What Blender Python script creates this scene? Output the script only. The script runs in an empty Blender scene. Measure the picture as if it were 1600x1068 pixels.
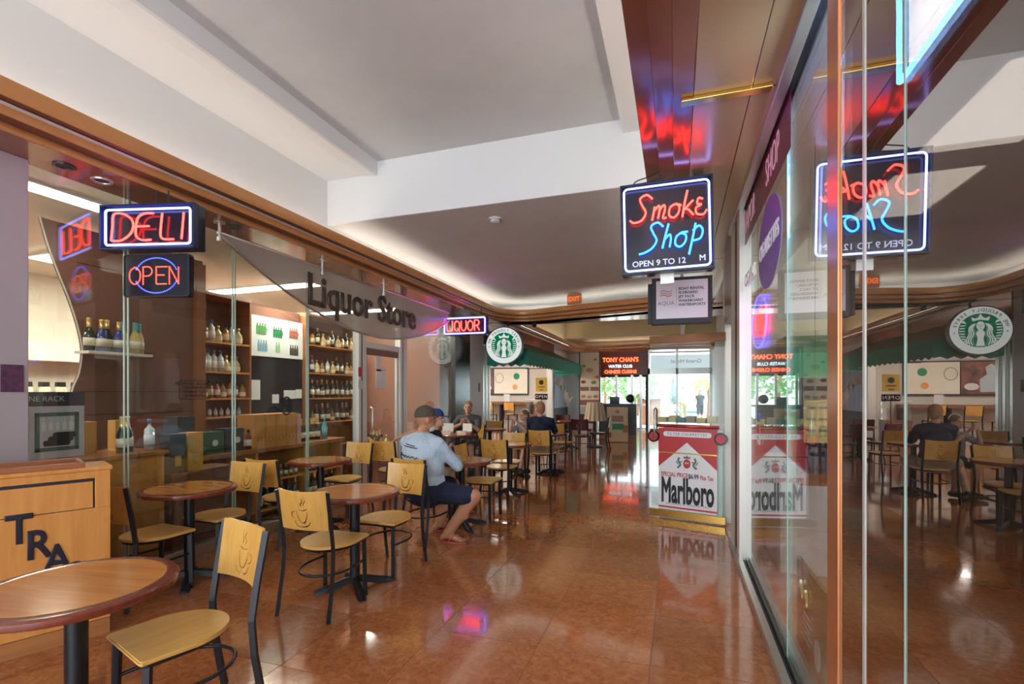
import bpy, bmesh, math, random
from mathutils import Vector, Matrix
random.seed(7)
PI = math.pi
SC = bpy.context.scene
COL = SC.collection

# ------------------------------------------------------------------ camera
YAW = math.atan(257 / 770)
cam_d = bpy.data.cameras.new('camera')
cam_d.sensor_width = 36.0
cam_d.lens = 36.0 * 770 / 1600
cam_d.shift_y = (612 - 534) / 1600
cam_d.clip_start = 0.05
cam_d.clip_end = 300
cam = bpy.data.objects.new('camera', cam_d)
COL.objects.link(cam)
cam.location = (0, 0, 1.52)
cam.rotation_euler = (PI / 2, 0, YAW)
SC.camera = cam

# ------------------------------------------------------------------ view, world, sun
SC.view_settings.view_transform = 'Standard'
SC.view_settings.look = 'None'
SC.view_settings.gamma = 1
SC.view_settings.use_curve_mapping = False
SC.view_settings.exposure = 0.58

W = bpy.data.worlds.new('sky')
SC.world = W
W.use_nodes = True
wn = W.node_tree
wn.nodes.clear()
wo = wn.nodes.new('ShaderNodeOutputWorld')
wb = wn.nodes.new('ShaderNodeBackground')
wb.inputs[0].default_value = (0.80, 0.90, 1.0, 1)
wb.inputs[1].default_value = 4.5
wn.links.new(wb.outputs[0], wo.inputs[0])


def sun():
    l = bpy.data.lights.new('sun', 'SUN')
    l.energy = 2.2
    l.angle = 0.02
    l.color = (1, 0.95, 0.86)
    o = bpy.data.objects.new('sun', l)
    COL.objects.link(o)
    o.rotation_euler = (math.radians(40), 0, math.radians(60))


sun()


def area(name, loc, size, size_y, power, color=(1, 1, 1), rot=(0, 0, 0)):
    l = bpy.data.lights.new(name, 'AREA')
    l.shape = 'RECTANGLE'
    l.size = size
    l.size_y = size_y
    l.energy = power
    l.color = color
    o = bpy.data.objects.new(name, l)
    COL.objects.link(o)
    o.location = loc
    o.rotation_euler = rot
    return o


def point(name, loc, power, color=(1, 1, 1), r=0.05, parent=None):
    l = bpy.data.lights.new(name, 'POINT')
    l.energy = power
    l.color = color
    l.shadow_soft_size = r
    o = bpy.data.objects.new(name, l)
    COL.objects.link(o)
    o.location = loc
    if parent:
        o.parent = parent
    return o


# ------------------------------------------------------------------ helpers
def tag(o, label=None, cat=None, group=None, kind=None):
    if label: o['label'] = label
    if cat: o['category'] = cat
    if group: o['group'] = group
    if kind: o['kind'] = kind
    return o


def thing(name, label, cat, loc=(0, 0, 0), rz=0.0, group=None, kind=None):
    o = bpy.data.objects.new(name, None)
    o.empty_display_size = 0.1
    COL.objects.link(o)
    o.location = loc
    o.rotation_euler = (0, 0, rz)
    tag(o, label, cat, group, kind)
    return o


def obj(name, bm, m, parent=None, loc=None, rot=None, smooth=False):
    """finish a bmesh (or take a mesh) as ONE object"""
    if isinstance(bm, bpy.types.Mesh):
        me = bm
    else:
        bmesh.ops.recalc_face_normals(bm, faces=bm.faces)
        me = bpy.data.meshes.new(name)
        bm.to_mesh(me)
        bm.free()
    ms = m if isinstance(m, (list, tuple)) else [m]
    if len(me.materials) == 0:
        for x in ms:
            me.materials.append(x)
    if smooth:
        me.polygons.foreach_set('use_smooth', [True] * len(me.polygons))
        if smooth == 'auto':
            try:
                me.set_sharp_from_angle(angle=math.radians(40))
            except Exception:
                pass
    o = bpy.data.objects.new(name, me)
    COL.objects.link(o)
    if parent: o.parent = parent
    if loc is not None: o.location = loc
    if rot is not None: o.rotation_euler = rot
    return o


def copy_tree(o, parent=None):
    c = o.copy()
    COL.objects.link(c)
    c.parent = parent
    for ch in list(o.children):
        copy_tree(ch, c)
    return c


def NB():
    return bmesh.new()


def box(bm, x0, x1, y0, y1, z0, z1, mi=0, bev=0.0):
    vs = [bm.verts.new((x, y, z)) for x in (x0, x1) for y in (y0, y1) for z in (z0, z1)]
    fs = []
    for idx in ((0, 1, 3, 2), (4, 6, 7, 5), (0, 4, 5, 1), (2, 3, 7, 6), (0, 2, 6, 4), (1, 5, 7, 3)):
        f = bm.faces.new([vs[i] for i in idx])
        f.material_index = mi
        fs.append(f)
    if bev > 0:
        es = list({e for f in fs for e in f.edges})
        r = bmesh.ops.bevel(bm, geom=es, offset=bev, segments=2, affect='EDGES', profile=0.5)
        for f in r['faces']:
            f.material_index = mi
    return vs


def cyl(bm, p0, p1, r0, r1=None, seg=12, mi=0, caps=True):
    if r1 is None: r1 = r0
    p0, p1 = Vector(p0), Vector(p1)
    d = (p1 - p0).normalized()
    a = Vector((0, 0, 1)) if abs(d.z) < 0.9 else Vector((1, 0, 0))
    u = d.cross(a).normalized()
    v = d.cross(u)
    A = [bm.verts.new(p0 + (u * math.cos(2 * PI * i / seg) + v * math.sin(2 * PI * i / seg)) * r0) for i in range(seg)]
    B = [bm.verts.new(p1 + (u * math.cos(2 * PI * i / seg) + v * math.sin(2 * PI * i / seg)) * r1) for i in range(seg)]
    for i in range(seg):
        j = (i + 1) % seg
        f = bm.faces.new((A[i], A[j], B[j], B[i]))
        f.material_index = mi
    if caps:
        for L in (A, B):
            f = bm.faces.new(L)
            f.material_index = mi


def catmull(pts, n=6, closed=False):
    P = [Vector(p) for p in pts]
    out = []
    m = len(P)
    rng = range(m) if closed else range(m - 1)
    for i in rng:
        p0 = P[(i - 1) % m] if closed or i > 0 else P[0]
        p1 = P[i]
        p2 = P[(i + 1) % m]
        p3 = P[(i + 2) % m] if closed or i + 2 < m else P[-1]
        for k in range(n):
            t = k / n
            out.append(0.5 * ((2 * p1) + (p2 - p0) * t + (2 * p0 - 5 * p1 + 4 * p2 - p3) * t * t + (3 * p1 - p0 - 3 * p2 + p3) * t ** 3))
    if not closed: out.append(P[-1])
    return out


def tube(bm, pts, r, seg=8, closed=False, mi=0, flat=None):
    """round tube along a polyline"""
    P = [Vector(p) for p in pts]
    n = len(P)
    rings = []
    prev = None
    for i in range(n):
        a = P[(i - 1) % n] if (closed or i > 0) else P[i]
        b = P[(i + 1) % n] if (closed or i < n - 1) else P[i]
        d = (b - a)
        if d.length < 1e-9: d = Vector((0, 0, 1))
        d.normalize()
        if prev is None:
            h = Vector((0, 0, 1)) if abs(d.z) < 0.9 else Vector((0, 1, 0))
            u = d.cross(h).normalized()
        else:
            u = prev - d * prev.dot(d)
            if u.length < 1e-6: u = d.orthogonal()
            u.normalize()
        prev = u
        v = d.cross(u)
        ru, rv = (r, r) if flat is None else flat
        rings.append([bm.verts.new(P[i] + u * math.cos(2 * PI * k / seg) * ru + v * math.sin(2 * PI * k / seg) * rv) for k in range(seg)])
    m = n if closed else n - 1
    for i in range(m):
        A, B = rings[i], rings[(i + 1) % n]
        for k in range(seg):
            j = (k + 1) % seg
            f = bm.faces.new((A[k], A[j], B[j], B[k]))
            f.material_index = mi
    if not closed:
        for L in (rings[0], rings[-1]):
            f = bm.faces.new(L)
            f.material_index = mi


def lathe(bm, prof, seg=16, c=(0, 0, 0), mis=None):
    """profile of (r, z); closed at ends when r == 0"""
    rings = []
    for r, z in prof:
        if r < 1e-6:
            rings.append([bm.verts.new((c[0], c[1], c[2] + z))])
        else:
            rings.append([bm.verts.new((c[0] + r * math.cos(2 * PI * k / seg), c[1] + r * math.sin(2 * PI * k / seg), c[2] + z)) for k in range(seg)])
    for i in range(len(rings) - 1):
        A, B = rings[i], rings[i + 1]
        mi = mis[i] if mis else 0
        for k in range(seg):
            j = (k + 1) % seg
            if len(A) == 1 and len(B) == 1: continue
            if len(A) == 1: f = bm.faces.new((A[0], B[k], B[j]))
            elif len(B) == 1: f = bm.faces.new((A[k], A[j], B[0]))
            else: f = bm.faces.new((A[k], A[j], B[j], B[k]))
            f.material_index = mi


def prism(bm, poly, a0, a1, axis='z', mi=0):
    """extrude polygon (list of 2d) along an axis: z -> (x,y), x -> (y,z), y -> (x,z)"""
    def P(p, h):
        if axis == 'z': return (p[0], p[1], h)
        if axis == 'x': return (h, p[0], p[1])
        return (p[0], h, p[1])
    A = [bm.verts.new(P(p, a0)) for p in poly]
    B = [bm.verts.new(P(p, a1)) for p in poly]
    n = len(poly)
    fs = [bm.faces.new(A), bm.faces.new(B)]
    for i in range(n):
        j = (i + 1) % n
        fs.append(bm.faces.new((A[i], A[j], B[j], B[i])))
    for f in fs: f.material_index = mi
    return fs


def rrect(x0, x1, y0, y1, r, n=5):
    out = []
    for cx, cy, a in ((x1 - r, y1 - r, 0), (x0 + r, y1 - r, 90), (x0 + r, y0 + r, 180), (x1 - r, y0 + r, 270)):
        for k in range(n + 1):
            t = math.radians(a + 90 * k / n)
            out.append((cx + r * math.cos(t), cy + r * math.sin(t)))
    return out


def sweep(bm, path, prof, mi=0, side=1, mis=None):
    """sweep an open (offset, z) profile along a 2d path; offset goes to the path's left (side=1)"""
    n = len(path)
    rows = []
    for i in range(n):
        a = Vector(path[max(i - 1, 0)])
        p = Vector(path[i])
        b = Vector(path[min(i + 1, n - 1)])
        d1 = (p - a).normalized() if (p - a).length > 1e-6 else (b - p).normalized()
        d2 = (b - p).normalized() if (b - p).length > 1e-6 else d1
        d = (d1 + d2).normalized()
        nrm = Vector((-d.y, d.x)) * side
        k = 1 / max(0.5, d.dot(d1))
        rows.append([bm.verts.new((p.x + nrm.x * o * k, p.y + nrm.y * o * k, z)) for o, z in prof])
    for i in range(n - 1):
        for j in range(len(prof) - 1):
            f = bm.faces.new((rows[i][j], rows[i + 1][j], rows[i + 1][j + 1], rows[i][j + 1]))
            f.material_index = mis[j] if mis else mi


_txt = {}


def text_mesh(body, size=0.1, depth=0.004, align='CENTER', bold=0.0, shear=0.0, sx=1.0, spacing=1.0):
    key = (body, size, depth, align, bold, shear, sx, spacing)
    cu = bpy.data.curves.new('lettering', 'FONT')
    cu.body = body
    cu.size = size
    cu.extrude = depth / 2
    cu.align_x = align
    cu.align_y = 'CENTER'
    cu.bevel_depth = bold
    cu.bevel_resolution = 0
    cu.shear = shear
    cu.space_character = spacing
    cu.resolution_u = 3
    o = bpy.data.objects.new('lettering', cu)
    COL.objects.link(o)
    dg = bpy.context.evaluated_depsgraph_get()
    me = bpy.data.meshes.new_from_object(o.evaluated_get(dg))
    bpy.data.objects.remove(o)
    bpy.data.curves.remove(cu)
    if sx != 1.0:
        me.transform(Matrix.Diagonal((sx, 1, 1, 1)))
    me.materials.clear()
    return me


def text(name, body, size, m, parent, loc, rot, fit=None, **kw):
    """upright lettering: rot is added to (90deg,0,0) so letters face -Y by default"""
    me = text_mesh(body, size, **kw)
    if fit:
        xs = [v.co.x for v in me.vertices]
        me.transform(Matrix.Diagonal((fit / (max(xs) - min(xs)), 1, 1, 1)))
    return obj(name, me, m, parent, loc, (PI / 2 + rot[0], rot[1], rot[2]))


# ------------------------------------------------------------------ materials
def mat(name, col, rough=0.5, metal=0.0, spec=0.5, em=None, es=0.0, noise=None, bump=None, coat=0.0, trans=0.0, col2=None, vec='Object', stretch=(1, 1, 1), coat_rough=0.05):
    """principled material; noise=(scale, detail) mixes col and col2; bump=(scale, strength)"""
    m = bpy.data.materials.new(name)
    m.use_nodes = True
    nt = m.node_tree
    b = nt.nodes['Principled BSDF']
    b.inputs['Base Color'].default_value = (*col, 1)
    b.inputs['Roughness'].default_value = rough
    b.inputs['Metallic'].default_value = metal
    b.inputs['Specular IOR Level'].default_value = spec
    b.inputs['Coat Weight'].default_value = coat
    b.inputs['Coat Roughness'].default_value = coat_rough
    b.inputs['Transmission Weight'].default_value = trans
    if em:
        b.inputs['Emission Color'].default_value = (*em, 1)
        b.inputs['Emission Strength'].default_value = es
    if noise or bump:
        tc = nt.nodes.new('ShaderNodeTexCoord')
        mp = nt.nodes.new('ShaderNodeMapping')
        mp.inputs['Scale'].default_value = stretch
        nt.links.new(tc.outputs[vec], mp.inputs[0])
    if noise:
        nz = nt.nodes.new('ShaderNodeTexNoise')
        nz.inputs['Scale'].default_value = noise[0]
        nz.inputs['Detail'].default_value = noise[1]
        nz.inputs['Roughness'].default_value = 0.6
        rp = nt.nodes.new('ShaderNodeValToRGB')
        rp.color_ramp.elements[0].position = 0.32
        rp.color_ramp.elements[1].position = 0.68
        rp.color_ramp.elements[0].color = (*(col2 or [c * 0.75 for c in col]), 1)
        rp.color_ramp.elements[1].color = (*col, 1)
        nt.links.new(mp.outputs[0], nz.inputs['Vector'])
        nt.links.new(nz.outputs[0], rp.inputs[0])
        nt.links.new(rp.outputs[0], b.inputs['Base Color'])
    if bump:
        n2 = nt.nodes.new('ShaderNodeTexNoise')
        n2.inputs['Scale'].default_value = bump[0]
        n2.inputs['Detail'].default_value = 3
        bp = nt.nodes.new('ShaderNodeBump')
        bp.inputs['Strength'].default_value = bump[1]
        bp.inputs['Distance'].default_value = 0.01
        nt.links.new(mp.outputs[0], n2.inputs['Vector'])
        nt.links.new(n2.outputs[0], bp.inputs['Height'])
        nt.links.new(bp.outputs[0], b.inputs['Normal'])
    return m


def emis(name, col, s):
    m = bpy.data.materials.new(name)
    m.use_nodes = True
    nt = m.node_tree
    nt.nodes.clear()
    o = nt.nodes.new('ShaderNodeOutputMaterial')
    e = nt.nodes.new('ShaderNodeEmission')
    e.inputs[0].default_value = (*col, 1)
    e.inputs[1].default_value = s
    nt.links.new(e.outputs[0], o.inputs[0])
    return m


def glass(name, tint=(0.93, 0.97, 0.96), f0=0.05, boost=1.0, gloss=(1, 1, 1), rough=0.0):
    """thin clear pane: see-through, with Schlick reflection rising at grazing angles"""
    m = bpy.data.materials.new(name)
    m.use_nodes = True
    nt = m.node_tree
    nt.nodes.clear()
    N = nt.nodes.new
    o = N('ShaderNodeOutputMaterial')
    mix = N('ShaderNodeMixShader')
    tr = N('ShaderNodeBsdfTransparent')
    tr.inputs[0].default_value = (*tint, 1)
    gl = N('ShaderNodeBsdfGlossy')
    gl.inputs['Color'].default_value = (*gloss, 1)
    gl.inputs['Roughness'].default_value = rough
    lw = N('ShaderNodeLayerWeight')
    pw = N('ShaderNodeMath')
    pw.operation = 'POWER'
    pw.inputs[1].default_value = 4.0
    ma = N('ShaderNodeMath')
    ma.operation = 'MULTIPLY_ADD'
    ma.inputs[1].default_value = boost * (1 - f0)
    ma.inputs[2].default_value = f0
    ma.use_clamp = True
    nt.links.new(lw.outputs['Facing'], pw.inputs[0])
    nt.links.new(pw.outputs[0], ma.inputs[0])
    nt.links.new(ma.outputs[0], mix.inputs[0])
    nt.links.new(tr.outputs[0], mix.inputs[1])
    nt.links.new(gl.outputs[0], mix.inputs[2])
    nt.links.new(mix.outputs[0], o.inputs[0])
    return m


def frosted(name, col, a):
    """milky sheet: partly clear, partly diffuse"""
    m = bpy.data.materials.new(name)
    m.use_nodes = True
    nt = m.node_tree
    nt.nodes.clear()
    o = nt.nodes.new('ShaderNodeOutputMaterial')
    mix = nt.nodes.new('ShaderNodeMixShader')
    tr = nt.nodes.new('ShaderNodeBsdfTransparent')
    df = nt.nodes.new('ShaderNodeBsdfPrincipled')
    df.inputs['Base Color'].default_value = (*col, 1)
    df.inputs['Roughness'].default_value = 0.25
    mix.inputs[0].default_value = a
    nt.links.new(tr.outputs[0], mix.inputs[1])
    nt.links.new(df.outputs[0], mix.inputs[2])
    nt.links.new(mix.outputs[0], o.inputs[0])
    return m


def wood(name, c1, c2, rough=0.35, axis=2, scale=6.0, coat=0.0):
    m = bpy.data.materials.new(name)
    m.use_nodes = True
    nt = m.node_tree
    b = nt.nodes['Principled BSDF']
    b.inputs['Roughness'].default_value = rough
    b.inputs['Coat Weight'].default_value = coat
    b.inputs['Coat Roughness'].default_value = 0.06
    tc = nt.nodes.new('ShaderNodeTexCoord')
    mp = nt.nodes.new('ShaderNodeMapping')
    s = [scale * 4] * 3
    s[axis] = scale * 0.35
    mp.inputs['Scale'].default_value = s
    nz = nt.nodes.new('ShaderNodeTexNoise')
    nz.inputs['Scale'].default_value = 1.6
    nz.inputs['Detail'].default_value = 5
    nz.inputs['Distortion'].default_value = 0.6
    rp = nt.nodes.new('ShaderNodeValToRGB')
    rp.color_ramp.elements[0].position = 0.3
    rp.color_ramp.elements[1].position = 0.7
    rp.color_ramp.elements[0].color = (*c2, 1)
    rp.color_ramp.elements[1].color = (*c1, 1)
    nt.links.new(tc.outputs['Object'], mp.inputs[0])
    nt.links.new(mp.outputs[0], nz.inputs['Vector'])
    nt.links.new(nz.outputs[0], rp.inputs[0])
    nt.links.new(rp.outputs[0], b.inputs['Base Color'])
    return m


def floor_material():
    m = bpy.data.materials.new('red_marble_tile')
    m.use_nodes = True
    nt = m.node_tree
    N = nt.nodes.new
    L = nt.links.new
    b = nt.nodes['Principled BSDF']
    b.inputs['Roughness'].default_value = 0.09
    b.inputs['Specular IOR Level'].default_value = 0.85
    b.inputs['Coat Weight'].default_value = 0.35
    b.inputs['Coat Roughness'].default_value = 0.04
    tc = N('ShaderNodeTexCoord')
    oi = N('ShaderNodeObjectInfo')
    ad = N('ShaderNodeVectorMath')
    ad.operation = 'ADD'
    sc = N('ShaderNodeVectorMath')
    sc.operation = 'SCALE'
    sc.inputs['Scale'].default_value = 31.0
    cx = N('ShaderNodeCombineXYZ')
    L(oi.outputs['Random'], cx.inputs[0])
    L(oi.outputs['Random'], cx.inputs[1])
    L(cx.outputs[0], sc.inputs[0])
    L(tc.outputs['Object'], ad.inputs[0])
    L(sc.outputs[0], ad.inputs[1])
    n1 = N('ShaderNodeTexNoise')
    n1.inputs['Scale'].default_value = 20
    n1.inputs['Detail'].default_value = 6
    n1.inputs['Roughness'].default_value = 0.62
    n1.inputs['Distortion'].default_value = 1.2
    L(ad.outputs[0], n1.inputs['Vector'])
    r1 = N('ShaderNodeValToRGB')
    e = r1.color_ramp.elements
    e[0].position = 0.30
    e[0].color = (0.285, 0.092, 0.033, 1)
    e[1].position = 0.66
    e[1].color = (0.46, 0.175, 0.066, 1)
    e2 = r1.color_ramp.elements.new(0.46)
    e2.color = (0.36, 0.118, 0.040, 1)
    L(n1.outputs[0], r1.inputs[0])
    hs = N('ShaderNodeHueSaturation')
    mr = N('ShaderNodeMapRange')
    mr.inputs['To Min'].default_value = 0.82
    mr.inputs['To Max'].default_value = 1.15
    L(oi.outputs['Random'], mr.inputs[0])
    L(mr.outputs[0], hs.inputs['Value'])
    L(r1.outputs[0], hs.inputs['Color'])
    L(hs.outputs[0], b.inputs['Base Color'])
    n2 = N('ShaderNodeTexNoise')
    n2.inputs['Scale'].default_value = 5
    L(ad.outputs[0], n2.inputs['Vector'])
    m2 = N('ShaderNodeMapRange')
    m2.inputs['To Min'].default_value = 0.05
    m2.inputs['To Max'].default_value = 0.16
    L(n2.outputs[0], m2.inputs[0])
    L(m2.outputs[0], b.inputs['Roughness'])
    return m


M = {}
M['white'] = mat('white_plaster', (0.77, 0.77, 0.76), 0.75, bump=(60, 0.03))
M['ceil_grey'] = mat('grey_white_ceiling_paint', (0.64, 0.65, 0.645), 0.8, noise=(1.6, 3), col2=(0.585, 0.595, 0.59))
M['cream'] = mat('cream_plaster', (0.80, 0.70, 0.46), 0.75, bump=(60, 0.03))
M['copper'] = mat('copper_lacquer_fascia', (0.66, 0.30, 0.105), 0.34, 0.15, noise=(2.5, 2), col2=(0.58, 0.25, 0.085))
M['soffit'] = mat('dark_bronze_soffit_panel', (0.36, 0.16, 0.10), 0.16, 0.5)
M['soffit_gold'] = mat('dull_gold_soffit_panel', (0.52, 0.34, 0.17), 0.26, 0.4)
M['brass'] = mat('brass', (0.62, 0.40, 0.10), 0.2, 1.0)
M['alu'] = mat('brushed_aluminium', (0.62, 0.60, 0.55), 0.3, 0.9)
M['alu_dark'] = mat('dark_gasket', (0.03, 0.03, 0.035), 0.5)
M['alu_white'] = mat('pale_aluminium_frame', (0.74, 0.72, 0.66), 0.4, 0.3)
M['glass'] = glass('clear_shop_glass', (0.90, 0.955, 0.94), 0.05, 1.0)
M['glass_film'] = glass('dark_film_shop_glass', (0.28, 0.27, 0.26), 0.38, 0.85, (0.97, 0.93, 0.91))
M['glass_edge'] = mat('green_glass_edge', (0.42, 0.58, 0.50), 0.15, 0.0)
M['floor'] = floor_material()
M['grout'] = mat('dark_grout', (0.32, 0.19, 0.12), 0.7)
M['black'] = mat('black_metal', (0.015, 0.016, 0.02), 0.38, 0.2)
M['black_matte'] = mat('black_matte', (0.02, 0.02, 0.024), 0.6)
M['maple'] = wood('honey_maple_veneer', (0.76, 0.43, 0.10), (0.66, 0.34, 0.07), 0.3, 2, 5)
M['maple_seat'] = wood('pale_maple_seat', (0.80, 0.47, 0.14), (0.70, 0.38, 0.09), 0.28, 1, 5)
M['cherry'] = wood('cherry_table_edge', (0.22, 0.045, 0.02), (0.15, 0.03, 0.014), 0.2, 2, 4, 0.4)
M['oak_top'] = wood('orange_veneer_table_top', (0.68, 0.28, 0.07), (0.55, 0.20, 0.045), 0.16, 0, 4, 0.3)
M['oak'] = wood('orange_oak_veneer', (0.66, 0.29, 0.07), (0.56, 0.22, 0.05), 0.4, 2, 4)
M['shelf_wood'] = wood('red_brown_shelf_wood', (0.36, 0.13, 0.05), (0.27, 0.09, 0.035), 0.4, 0, 4)
M['brown_panel'] = mat('dark_brown_laminate', (0.22, 0.095, 0.065), 0.35)
M['redwood'] = mat('dark_red_wood', (0.10, 0.015, 0.018), 0.3)
M['navy_letter'] = mat('dark_navy_letter', (0.012, 0.014, 0.03), 0.4)
M['paper'] = mat('white_paper', (0.82, 0.82, 0.80), 0.7)
M['paper_grey'] = mat('grey_paper', (0.62, 0.60, 0.63), 0.6)
M['grey_wall'] = mat('grey_laminate_column', (0.45, 0.40, 0.41), 0.45)
M['ivory'] = mat('ivory_wall', (0.72, 0.66, 0.56), 0.7)

# =================================================================== STRUCTURE
ZS_L = 3.09          # underside of the left soffit
ZS_R = 3.17          # underside of the right soffit
XL = -4.25           # liquor store glass plane
XR = 0.55            # smoke shop glass plane
ZBEAM = 3.535
ZB, ZC = 4.06, 4.20  # ceiling border / recessed ceiling
YB = 4.94            # near beam


def struct(name, bm, m, smooth=False):
    return tag(obj(name, bm, m, smooth=smooth), kind='structure')


# floor: grout bed, with every tile of the hall as its own piece
bm = NB()
box(bm, -9.5, 4.0, -4.0, 20.5, -0.10, -0.004)
floor = struct('floor', bm, M['grout'])
floor['label'] = 'polished red brown marble tile floor of the arcade'
T = 0.65
bm = NB()
box(bm, -T / 2 + 0.0018, T / 2 - 0.0018, -T / 2 + 0.0018, T / 2 - 0.0018, -0.02, 0.0)
bmesh.ops.recalc_face_normals(bm, faces=bm.faces)
tile_me = bpy.data.meshes.new('floor_tile')
bm.to_mesh(tile_me)
bm.free()
tile_me.materials.append(M['floor'])
for j in range(-4, 27):
    for i in range(-7, 2):
        o = bpy.data.objects.new('floor_tile', tile_me)
        COL.objects.link(o)
        o.location = (-0.14 + T * (i + 0.5) - T, 2.84 + T * (j + 0.5), random.uniform(-0.0004, 0.0004))
        o.rotation_euler = (random.uniform(-.0012, .0012), random.uniform(-.0012, .0012), 0)
        o.parent = floor
# plain run of the same floor behind and to the sides
for nm, r in (('floor_back', (-5.35, 0.55, -4.0, 0.235)), ('floor_liquor', (-9.5, -5.34, -4.0, 9.5)), ('floor_smoke', (0.52, 4.0, -4.0, 20.5)), ('floor_coffee', (-9.5, -5.34, 9.5, 20.5))):
    bm = NB()
    box(bm, r[0], r[1], r[2], r[3], -0.02, -0.001 if nm != 'floor_back' else 0.0)
    s = struct('floor', bm, M['floor'])

# ---- upper left wall behind the cove, ceiling, beam
bm = NB(); box(bm, -4.10, -4.0, -4.0, 20.5, 3.2, 4.4); struct('wall_left', bm, M['white'])
bm = NB(); box(bm, 0.12, 0.22, -4.0, 20.5, 3.3, 4.4); struct('wall_right', bm, M['white'])
# recessed near ceiling with its lower border
bm = NB(); box(bm, -3.30, -0.50, -4.0, YB, ZC, ZC + 0.05); struct('ceiling', bm, M['ceil_grey'])
bm = NB()
prism(bm, [(-4.02, ZB), (-3.52, ZB), (-3.32, ZB - 0.03), (-3.30, ZB - 0.02), (-3.30, ZC + .02), (-4.02, ZC + .02)], -4.0, YB, 'y')
struct('ceiling_border', bm, M['white'])
bm = NB(); box(bm, -0.50, 0.14, -4.0, YB, ZB, ZC + 0.02); struct('ceiling_border', bm, M['white'])
bm = NB(); box(bm, -4.02, 0.14, YB, YB + 0.03, ZBEAM, ZC + 0.05); struct('beam', bm, M['white'])
bm = NB(); box(bm, -4.02, 0.14, YB + 0.03, 11.2, ZBEAM, ZBEAM + 0.05); struct('ceiling', bm, M['ceil_grey'])
# far hall ceiling with cream clerestory and beam
bm = NB(); box(bm, -4.02, 1.4, 11.2, 18.4, ZC, ZC + 0.05); struct('ceiling', bm, M['cream'])
bm = NB(); box(bm, -4.02, 1.4, 11.15, 11.2, ZBEAM, ZC); struct('wall_clerestory', bm, M['cream'])
bm = NB(); box(bm, -3.99, -3.97, 11.2, 18.4, 3.3, ZC); struct('wall_clerestory', bm, M['cream'])
bm = NB(); box(bm, -4.02, 1.4, 18.4, 18.43, ZBEAM, ZC + 0.05); struct('beam', bm, M['cream'])
bm = NB(); box(bm, -4.02, 1.4, 18.43, 20.5, ZBEAM, ZBEAM + 0.05); struct('ceiling', bm, M['cream'])

# ---- stepped copper cornices
arc = [(-3.63, 9.3), (-3.62, 9.6), (-3.58, 9.88), (-3.48, 10.12), (-3.30, 10.27), (-3.05, 10.32), (-2.75, 10.25), (-2.2, 10.08), (-1.3, 9.85), (-0.6, 9.68), (0.1, 9.55), (1.4, 9.35)]
arc = [(p.x, p.y) for p in catmull([(a, b, 0) for a, b in arc], 4)]
pathL = [(-3.63, -4.0), (-3.63, 4.0), (-3.63, 8.6)] + arc
dz = ZS_L - 3.09
steps = [(0, 3.317), (0, 3.207), (0.105, 3.207), (0.105, 3.144), (0.21, 3.144), (0.21, ZS_L)]


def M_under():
    if 'under' not in M: M['under'] = mat('shaded_bronze_underside', (0.20, 0.075, 0.045), 0.35, 0.2)  # darker bronze colour paints in the shading under each cornice step
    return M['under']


def cornice(name, path, label):
    root = thing(name, label, None, kind='structure')
    for k, (o0, z1, z0) in enumerate(((0, 3.317, 3.207), (0.105, 3.207, 3.144), (0.21, 3.144, ZS_L))):
        bm = NB()
        oin = 0.03 if k == 0 else 0.0
        # a solid step: face, underside back to the next step, top lip
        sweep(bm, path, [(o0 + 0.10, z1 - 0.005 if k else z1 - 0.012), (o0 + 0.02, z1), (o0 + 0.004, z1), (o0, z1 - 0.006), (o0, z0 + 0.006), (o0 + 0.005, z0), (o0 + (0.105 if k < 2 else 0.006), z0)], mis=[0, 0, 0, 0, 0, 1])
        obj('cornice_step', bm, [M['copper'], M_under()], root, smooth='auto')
    return root


cornice('trim_1', pathL, 'stepped copper cornice along the liquor store and across the hall')
# soffit behind the left cornice and cove floor
bm = NB()
box(bm, -4.3, -3.42 + 0.0, -4.0, 9.4, ZS_L, ZS_L + 0.02) if False else None
sweep(bm, pathL, [(0.21, ZS_L), (0.62, ZS_L)])
struct('soffit', bm, M['soffit'])
bm = NB(); box(bm, -4.32, -3.84, 8.6, 11.0, ZS_L + 0.004, ZS_L + 0.05); struct('soffit', bm, M['soffit'])
bm = NB()
prism(bm, [(-4.3, 10.55), (-3.4, 10.55), (-2.9, 10.6), (-0.6, 10.0), (1.4, 9.7), (1.4, 11.0), (-4.3, 11.0)], ZS_L, ZS_L + 0.05, 'z')
struct('soffit', bm, M['soffit'])
bm = NB(); sweep(bm, pathL, [(0.06, 3.20), (0.42, 3.20)]); struct('soffit', bm, M['white'])
bm = NB(); prism(bm, [(-4.0, 10.6), (-2.9, 10.62), (-0.6, 10.0), (1.4, 9.75), (1.4, 11.2), (-4.0, 11.2)], 3.185, 3.2, 'z'); struct('soffit', bm, M['white'])
# white back of the cross cove, up to the ceiling
bm = NB(); box(bm, -4.02, 1.4, 11.1, 11.15, 3.1, ZBEAM); struct('wall_cove', bm, M['white'])

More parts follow.
